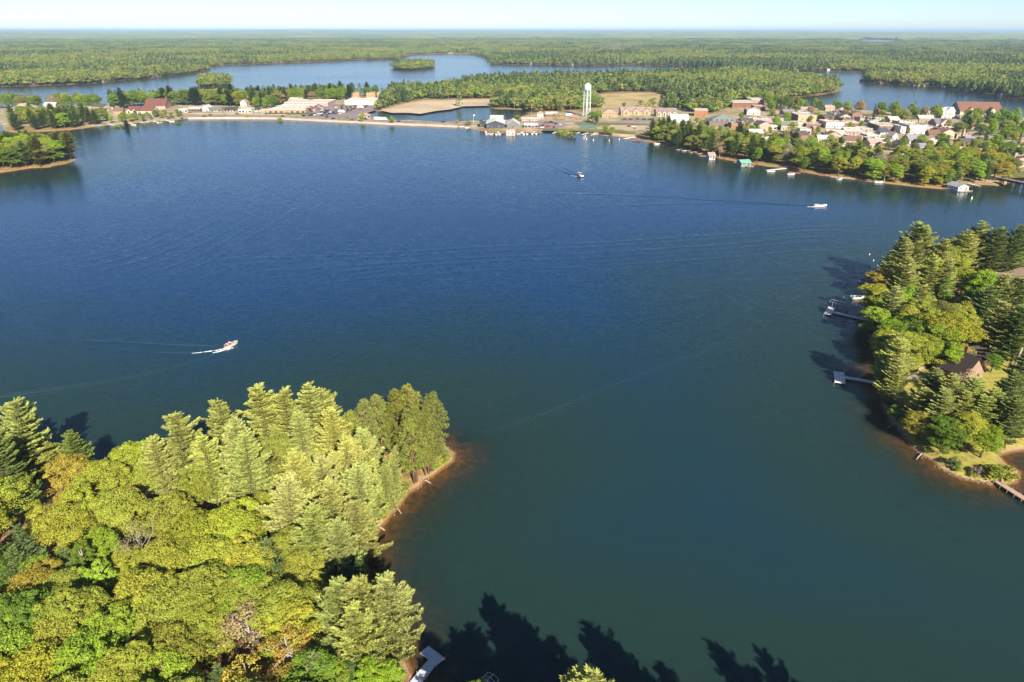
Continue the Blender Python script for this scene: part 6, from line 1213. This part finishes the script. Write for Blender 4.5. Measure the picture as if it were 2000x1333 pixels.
fill_trees([(1496,203),(1540,209),(1640,216),(1740,223),(1830,228),(1830,236),(1700,232),(1600,226),(1500,220)], 34, 9, [('maple', ['lime', 'green', 'yellow'], .5), ('oak', ['olive', 'tan', 'green'], .4), ('spruce', ['dark'], .1)], (13, 18), 'town', 'trees behind the town by the upper lake', 27, spread=1.1)
fill_trees([(1240,262),(1340,236),(1440,256),(1480,232),(1700,240),(1880,252),(1900,288),(1700,285),(1500,290),(1300,266)], 26, 9, [('maple', ['lime', 'green', 'yellow'], .5), ('oak', ['olive', 'gold'], .4), ('sparse', ['tan', 'wine'], .1)], (7, 10), 'town', 'trees between the town buildings', 28)
fill_trees([(1135,212),(1180,208),(1345,208),(1345,218),(1300,214),(1180,214),(1140,222)], 8, 7, [('oak', ['olive', 'yellow', 'green'], .6), ('maple', ['lime'], .2), ('sparse', ['grey', 'tan'], .2)], (6, 9), 'town', 'small trees before the bog', 29)
fill_trees([(1872,230),(1990,234),(2010,285),(1960,276),(1900,262),(1876,250)], 30, 8, [('maple', ['lime', 'lime', 'green'], .7), ('oak', ['yellow', 'olive'], .2), ('white_pine', ['dark'], .1)], (12, 16), 'town', 'trees below the red-brown lodge', 30, spread=1.1)
IM, IMG = 'isthmus', 'trees on the isthmus across the lake'
fill_trees([(18,258),(18,244),(60,232),(130,234),(200,236),(212,243),(162,250),(108,255)], 56, 5.6, [('white_pine', ['pine', 'pine'], .38), ('oak', ['olive', 'yellow', 'lime'], .42), ('maple', ['lime'], .12), ('spruce', ['dark'], .1)], (13, 18), IM, IMG, 31, spread=1.15)
fill_trees([(-20,214),(200,213),(205,206),(100,207),(-20,206)], 46, 6.5, [('maple', ['lime', 'green'], .4), ('maple', ['olive', 'green', 'yellow'], .45), ('sparse', ['pink', 'grey'], .15)], (15, 20), IM, IMG, 32, spread=1.2)
fill_trees([(215,216),(270,206),(480,201),(482,209),(430,208),(340,207),(330,200),(280,207),(240,214)], 60, 6.5, [('maple', ['lime', 'green', 'yellow'], .55), ('oak', ['olive', 'green'], .3), ('white_pine', ['dark'], .15)], (17, 23), IM, IMG, 33, spread=1.15)
fill_trees([(484,208),(484,198),(640,188),(735,187),(735,194),(640,198),(560,208)], 62, 6.8, [('white_pine', ['dark', 'pine'], .4), ('oak', ['olive', 'green', 'tan'], .3), ('maple', ['lime', 'green'], .3)], (15, 21), IM, IMG, 34, spread=1.1)
fill_trees([(60,232),(70,222),(210,222),(212,236),(150,236)], 24, 7, [('oak', ['olive', 'yellow', 'tan'], .6), ('maple', ['lime', 'green'], .4)], (8, 12), IM, IMG, 36)
fill_trees([(215,243),(225,232),(345,226),(365,228),(335,234),(272,238)], 22, 7, [('oak', ['yellow', 'olive'], .5), ('maple', ['lime', 'green'], .4), ('spruce', ['pine'], .1)], (6, 10), IM, IMG, 37)
fill_trees([(495,213),(500,206),(552,205),(545,213)], 12, 8, [('maple', ['lime', 'green'], .6), ('white_pine', ['dark'], .4)], (12, 17), IM, IMG, 35)

# ---------------------------------------------------------------- woodland beyond: uncountable, one mass for each stretch of forest
def far_tree(seed, kind):
    r = np.random.default_rng(seed)
    if kind == 'pine':
        H = 16; n = 170; f = r.uniform(0, 1, n) ** .8; z = H * (.14 + .86 * f); rad = 3.0 * (1 - f) ** .75 * r.uniform(.55, 1.1, n) + .15; a = r.uniform(0, 6.28, n)
        p = np.stack([np.cos(a) * rad, np.sin(a) * rad, z], 1); nn = np.stack([np.cos(a) * .6, np.sin(a) * .6, np.full(n, .7)], 1) + rand_dirs(r, n) * .5; s = r.uniform(.5, .95, n)
    else:
        H = 15; n = 235; lob = [(0, 0, 9.8, 2.9)] + [(math.cos(k) * 2.3, math.sin(k) * 2.3, r.uniform(4.2, 11), r.uniform(1.7, 2.3)) for k in (0.3, 1.4, 2.5, 3.6, 4.6, 5.6)]
        if kind == 'tall': lob = [(0, 0, 11, 2.2), (.6, .2, 8, 1.9), (-.6, .5, 6.5, 1.7), (.2, -.6, 12.8, 1.5)]
        pick = r.integers(0, len(lob), n); L_ = np.array(lob)[pick]; d = rand_dirs(r, n); d[:, 2] = np.abs(d[:, 2]) * 1.2 - .35; p = L_[:, :3] + d * L_[:, 3:] * r.uniform(.75, 1, (n, 1)) * np.array([1, 1, 1.15]); nn = d + rand_dirs(r, n) * .6 + np.array([0, 0, .3]); s = r.uniform(.45, .85, n)
    nn /= np.linalg.norm(nn, axis=1)[:, None]; u, v = oriented(r, nn, s, s * .75); Vv, _ = leaf_quads(p, u, v)
    return Vv
def far_collection(name, meshes):
    col = bpy.data.collections.new(name)
    for i, me in enumerate(meshes): col.objects.link(bpy.data.objects.new('%s_%02d' % (name, i), me))
    return col
kinds = ['pine'] * 3 + ['round'] * 4 + ['tall'] * 2
singles = []
for i, k in enumerate(kinds):
    Vv = far_tree(300 + i, k); n = len(Vv) // 4
    tr = MB(); tr.tube([(0, 0, -1), (0, 0, 6), (0, 0, 11)], [.22, .17, .08], 4, cap=False); tv = np.array(tr.v); tf = np.array(tr.f)
    vv = np.concatenate([Vv, tv]); ff = np.concatenate([np.arange(4 * n).reshape(-1, 4), tf + 4 * n])
    singles.append(fast_mesh('woodland_tree', vv, ff.ravel(), np.full(len(ff), 4), [M_LEAF_FAR, M_BARK], np.concatenate([np.zeros(n), np.ones(len(tf))])))
clumps_m = []
for i in range(6):
    r = np.random.default_rng(400 + i); vs = []
    for j in range(17):
        k = kinds[int(r.integers(3))] if (i < 2) else ('round' if r.random() < .75 else 'pine'); Vv = far_tree(500 + i * 20 + j, k).reshape(-1, 4, 3); Vv = Vv[r.permutation(len(Vv))[:75]]
        cen_ = Vv.mean(1, keepdims=True); Vv = cen_ + (Vv - cen_) * 1.6
        vs.append((Vv * np.array([1, 1, r.uniform(.8, 1.1)]) + np.array([r.uniform(-20, 20), r.uniform(-20, 20), 0])).reshape(-1, 3))
    vs = np.concatenate(vs); n = len(vs) // 4; clumps_m.append(fast_mesh('woodland_stand', vs, np.arange(4 * n), np.full(n, 4), [M_LEAF_FAR]))
COL1, COL2 = far_collection('woodland_single', singles), far_collection('woodland_stands', clumps_m)
def scatter(name, label, col, P, scl, rot, idx, tint):
    n = len(P); me = bpy.data.meshes.new(name); me.vertices.add(n); me.vertices.foreach_set('co', P.astype(np.float32).ravel())
    a = me.attributes.new('scl', 'FLOAT_VECTOR', 'POINT'); a.data.foreach_set('vector', scl.astype(np.float32).ravel())
    a = me.attributes.new('rotz', 'FLOAT_VECTOR', 'POINT'); a.data.foreach_set('vector', np.column_stack([np.zeros((n, 2)), rot]).astype(np.float32).ravel())
    a = me.attributes.new('idx', 'INT', 'POINT'); a.data.foreach_set('value', idx.astype(np.int32))
    a = me.attributes.new('tint', 'FLOAT_COLOR', 'POINT'); a.data.foreach_set('color', np.column_stack([tint, np.ones(n)]).astype(np.float32).ravel())
    me.update(); o = link(name, me); tag(o, label, 'woodland', None, 'stuff')
    g = bpy.data.node_groups.new(name, 'GeometryNodeTree')
    g.interface.new_socket('Geometry', in_out='INPUT', socket_type='NodeSocketGeometry'); g.interface.new_socket('Geometry', in_out='OUTPUT', socket_type='NodeSocketGeometry')
    i = g.nodes.new('NodeGroupInput'); out = g.nodes.new('NodeGroupOutput'); ip = g.nodes.new('GeometryNodeInstanceOnPoints'); ci = g.nodes.new('GeometryNodeCollectionInfo')
    ci.inputs[0].default_value = col; ci.inputs[1].default_value = True; ci.inputs[2].default_value = True
    def att(nm, ty):
        q = g.nodes.new('GeometryNodeInputNamedAttribute'); q.data_type = ty; q.inputs[0].default_value = nm; return q.outputs[0]
    g.links.new(i.outputs[0], ip.inputs['Points']); g.links.new(ci.outputs[0], ip.inputs['Instance']); ip.inputs['Pick Instance'].default_value = True
    g.links.new(att('idx', 'INT'), ip.inputs['Instance Index']); g.links.new(att('scl', 'FLOAT_VECTOR'), ip.inputs['Scale'])
    eu = g.nodes.new('FunctionNodeEulerToRotation'); g.links.new(att('rotz', 'FLOAT_VECTOR'), eu.inputs[0]); g.links.new(eu.outputs[0], ip.inputs['Rotation'])
    g.links.new(ip.outputs[0], out.inputs[0]); md = o.modifiers.new('instances', 'NODES'); md.node_group = g
    return o
CLEAR = [TOWN_ZONE, ISTHMUS_ZONE] + [GP(p) for p in (MARSH_PX, BOG_PX)] + EXCLUDE
def clear_mask(x, y):
    m = np.zeros(len(x), bool)
    for p in CLEAR: m |= inside(p, x, y)
    for (a, b, c, rz, hw, hd) in FOOT:
        dx, dy = x - a, y - b; lx = dx * math.cos(rz) + dy * math.sin(rz); ly = -dx * math.sin(rz) + dy * math.cos(rz); m |= (np.abs(lx) < hw + 3) & (np.abs(ly) < hd + 3)
    return m
def wood_tint(r, x, y, pine):
    n = len(x); big = lattice_noise(x, y, 260, 21) * .6 + lattice_noise(x, y, 90, 22) * .4
    pal = np.array([TONES[k][0] for k in ('green', 'olive', 'green', 'yellow', 'olive', 'lime', 'yellow', 'lime')]); c = pal[np.clip((r.uniform(0, 1, n) * 5.0 + big * 4 - .8).astype(int), 0, 7)] * 1.0
    pp = np.array([TONES[k][0] for k in ('dark', 'pine', 'blue', 'dark')]); c = np.where(pine[:, None], pp[r.integers(0, 4, n)], c)
    c = c * .8 + c.mean(1, keepdims=True) * np.array([.17, .20, .16]); return np.clip(c * r.uniform(.82, 1.15, (n, 1)), 0, 1)
def sector_points(r, r0, r1, cell, half=0.8):
    n = int(half * (r1 * r1 - r0 * r0) / cell); rad = np.sqrt(r.uniform(r0 * r0, r1 * r1, n)); az = r.uniform(-half, half, n); return np.sin(az) * rad, np.cos(az) * rad
def place_woods(name, label, col, x, y, smin, r, single, keep=None):
    d = shore_dist(x, y); k = (d > smin) & ~clear_mask(x, y) & ~((lattice_noise(x, y, 310, 51) * .7 + lattice_noise(x, y, 110, 52) * .3 > .80) & (d > 60))
    if keep is not None: k &= keep(x, y, d)
    x, y, d = x[k], y[k], d[k]; z = height(d, x, y) - .3; n = len(x)
    pn = lattice_noise(x, y, 330, 31) * .55 + lattice_noise(x, y, 120, 32) * .45; pine = pn + r.uniform(-.13, .13, n) > .585
    if single: idx = np.where(pine, r.integers(0, 3, n), np.where(r.random(n) < .12, 8, r.integers(3, 7, n))); s = r.uniform(.7, 1.25, n); scl = np.column_stack([s * 1.42, s * 1.42, s * r.uniform(.8, 1.05, n)])
    else: idx = np.where(pine, r.integers(0, 2, n), r.integers(2, 6, n)); s = r.uniform(.85, 1.15, n); scl = np.column_stack([s, s, s])
    scatter(name, label, col, np.column_stack([x, y, z]), scl, r.uniform(0, 6.28, n), idx, wood_tint(r, x, y, pine)); return n
PENINSULA = GP([(470,196),(560,191),(640,187),(760,184),(860,176),(940,163),(1000,160),(1200,154),(1350,148),(1420,143),(1500,144),(1645,172),(1640,180),(1500,198),(1430,198),(1424,214),(1390,224),(1345,222),(1330,214),(1170,213),(1090,221),(1060,223),(1030,224),(1032,214),(968,207),(740,200),(720,186),(480,202)])
BIG_ISLES = [GP(ISLE_1), GP(ISLE_2)]
r_ = np.random.default_rng(77)
x, y = sector_points(r_, 850, 2100, 34); pk = inside(PENINSULA, x, y)
place_woods('peninsula_woodland', 'dense mixed spring woodland on the peninsula behind the water tower', COL1, x[pk], y[pk], 1.5, r_, True)
for i, (isl, lab) in enumerate(zip(BIG_ISLES, ('small round wooded island near the left far shore', 'low wooded island in the middle of the far lake'))):
    lo, hi = isl.min(0), isl.max(0); n = int((hi - lo).prod() / 26); q = r_.uniform(lo, hi, (n, 2)); k = inside(isl, q[:, 0], q[:, 1])
    place_woods('island_woodland', lab, COL1, q[k, 0], q[k, 1], 1.0, r_, True)
ik = ~pk & ~(inside(BIG_ISLES[0], x, y) | inside(BIG_ISLES[1], x, y) | inside(GP(ISLE_LEFT), x, y))
x2, y2 = sector_points(r_, 2100, 3000, 60); x2, y2 = np.concatenate([x[ik], x2]), np.concatenate([y[ik], y2])
far = lambda a, b, d: (b > 880) & ~inside(BIG_ISLES[1], a, b)
print('woods', place_woods('far_shore_woodland', 'mixed forest lining the far shores of the upper lake', COL1, x2, y2, 2.0, r_, True, far))
x, y = sector_points(r_, 2950, 7600, 1050, .76)
print('stands', place_woods('distant_woodland', 'distant forest fading into blue haze below the horizon', COL2, x, y, 12.0, r_, False))
def canopy():
    rr = [7000.0]
    while rr[-1] < 62000: rr.append(rr[-1] * 1.018)
    az = np.arange(-.86, .861, .0028); Rm, A = np.meshgrid(np.array(rr), az, indexing='ij'); X, Y = np.sin(A) * Rm, np.cos(A) * Rm
    rg = np.random.default_rng(8); Z = hill(X, Y) + 6 + 9 * lattice_noise(X, Y, 130, 41) + 6 * rg.uniform(0, 1, X.shape) * np.clip(1.3 - Rm / 30000, .2, 1)
    Z[0] = 0; n0, n1 = X.shape; idx = np.arange(n0 * n1).reshape(n0, n1); f = np.stack([idx[:-1, :-1], idx[:-1, 1:], idx[1:, 1:], idx[1:, :-1]], -1).reshape(-1, 4)[:, ::-1]
    m, nt, o = new_mat('forest_canopy'); p = N(nt, 'BsdfDiffuse')
    a = noise(nt, .0014, 5, .65); b = noise(nt, .010, 5, .75)
    c = mixc(nt, ramp(nt, a.outputs[0], [(.44, (0, 0, 0)), (.56, (1, 1, 1))]), ramp(nt, b.outputs[0], [(.3, (.07, .125, .045)), (.7, (.15, .19, .06))]), ramp(nt, b.outputs[0], [(.3, (.17, .20, .05)), (.7, (.29, .30, .08))]))
    nt.links.new(c, p.inputs[0]); nt.links.new(p.outputs[0], o.inputs[0])
    cx, cyy = X[:-1, :-1].ravel(), Y[:-1, :-1].ravel(); k = shore_dist(cx, cyy) > 30
    me = fast_mesh('horizon_woodland', np.stack([X, Y, Z], -1).reshape(-1, 3), f[k].ravel(), np.full(int(k.sum()), 4), [m])
    tag(link('horizon_woodland', me), 'endless hazy forest reaching the horizon', 'woodland', None, 'stuff')
canopy()
MARKS = {'near': [(253,1047,'the bare grey tree'),(85,985,'the leaf-strewn clearing'),(560,1260,'the ginger-leaved tree'),(715,1150,'the dark cove'),(835,890,'the sandy tip'),(340,830,'the northern treeline gap'),(600,790,'the tallest pine row'),(620,960,'the dead grey conifer'),(430,1290,'the lower brown clearing'),(130,1230,'the lower-left corner'),(390,1130,'the middle of the point'),(20,880,'the left picture edge')],
    'south': [(835,1300,'the L-shaped dock'),(1115,1320,'the bottom-edge treetops'),(1450,1320,'the bottom-right tree shadows')],
    'right': [(1660,615,'the upper boat-lift dock'),(1670,738,'the lower boat-lift dock'),(1900,690,'the brown cabin'),(1920,640,'the green-roofed lodge'),(1905,505,'the tan-roofed house'),(1980,690,'the broken snag'),(1870,880,'the grassy tip'),(1795,715,'the curved terraces'),(1960,460,'the upper-right corner')],
    'isle': [(140,300,'the island tip'),(0,300,'the left picture edge'),(70,320,'the island front shore'),(70,280,'the island ridge')],
    'shore': [(1270,275,'the brown swim platform'),(1390,308,'the white shore cabin'),(1455,320,'the turquoise boathouse'),(1550,335,'the red shore decks'),(1615,320,'the orange-roofed cottage'),(1650,348,'the grey shore dock'),(1735,290,'the red building'),(1880,368,'the blue boathouse'),(1965,352,'the trestle bridge'),(1820,330,'the bushy shore bend'),(1350,280,'the pink-roofed cottage')],
    'town': [(1735,280,'the red building'),(1882,262,'the chimney stack'),(1920,215,'the red-brown lodge'),(1415,240,'the school'),(1145,200,'the water tower'),(1575,235,'the tall tan building'),(1590,285,'the white gabled house'),(1790,250,'the white block'),(1100,250,'the marina car park'),(1770,230,'the dark hipped roof'),(1250,225,'the gabled apartments'),(1980,305,'the white house'),(1460,205,'the brick church'),(1330,235,'the white shed'),(1500,250,'the main-street shops'),(1930,277,'the grey metal roof'),(1765,300,'the white carport')],
    'isthmus': [(20,215,'the left picture edge'),(45,215,'the white motel'),(120,217,'the mauve motel'),(290,215,'the red-roofed resort'),(380,216,'the white shops'),(430,216,'the dark-roofed shops'),(570,210,'the supermarket'),(700,200,'the white warehouse'),(710,228,'the visitor kiosk'),(500,200,'the isthmus pines'),(100,250,'the wooded far shore'),(200,240,'the shore houses'),(910,240,'the causeway end'),(820,240,'the pond')]}
label_trees(MARKS)
bk = {}
for o, look, zone in FILL_B:
    u, v = project(o.location.x, o.location.y, 4); best = min(MARKS[zone], key=lambda m_: (m_[0] - u) ** 2 + (2.2 * (m_[1] - v)) ** 2); dx, dy = u - best[0], 2.2 * (v - best[1])
    bk.setdefault((look, ('right of' if dx > 0 else 'left of') if abs(dx) > abs(dy) else ('below' if dy > 0 else 'above'), best[2]), []).append((dx * dx + dy * dy, o))
for (look, rel, ph), lst in bk.items():
    lst.sort(key=lambda q: q[0])
    for i, (_, o) in enumerate(lst): o['label'] = f'{look} {rel} {ph}' if len(lst) == 1 else f'{look} {rel} {ph}, {ORD[min(i, 14)]} one'

# ---------------------------------------------------------------- air
m, nt, o = new_mat('haze'); pv = N(nt, 'VolumePrincipled'); pv.inputs['Color'].default_value = (0.48, 0.70, 1.0, 1); pv.inputs['Density'].default_value = HAZE_DENSITY; pv.inputs['Anisotropy'].default_value = 0.0
nt.links.new(pv.outputs[0], o.inputs['Volume'])
hz = MB().box(-82000, 82000, -1200, 76000, -12, 130).build('haze', m); hz['kind'] = 'stuff'; hz['label'] = 'thin blue haze over the lakes and forest'
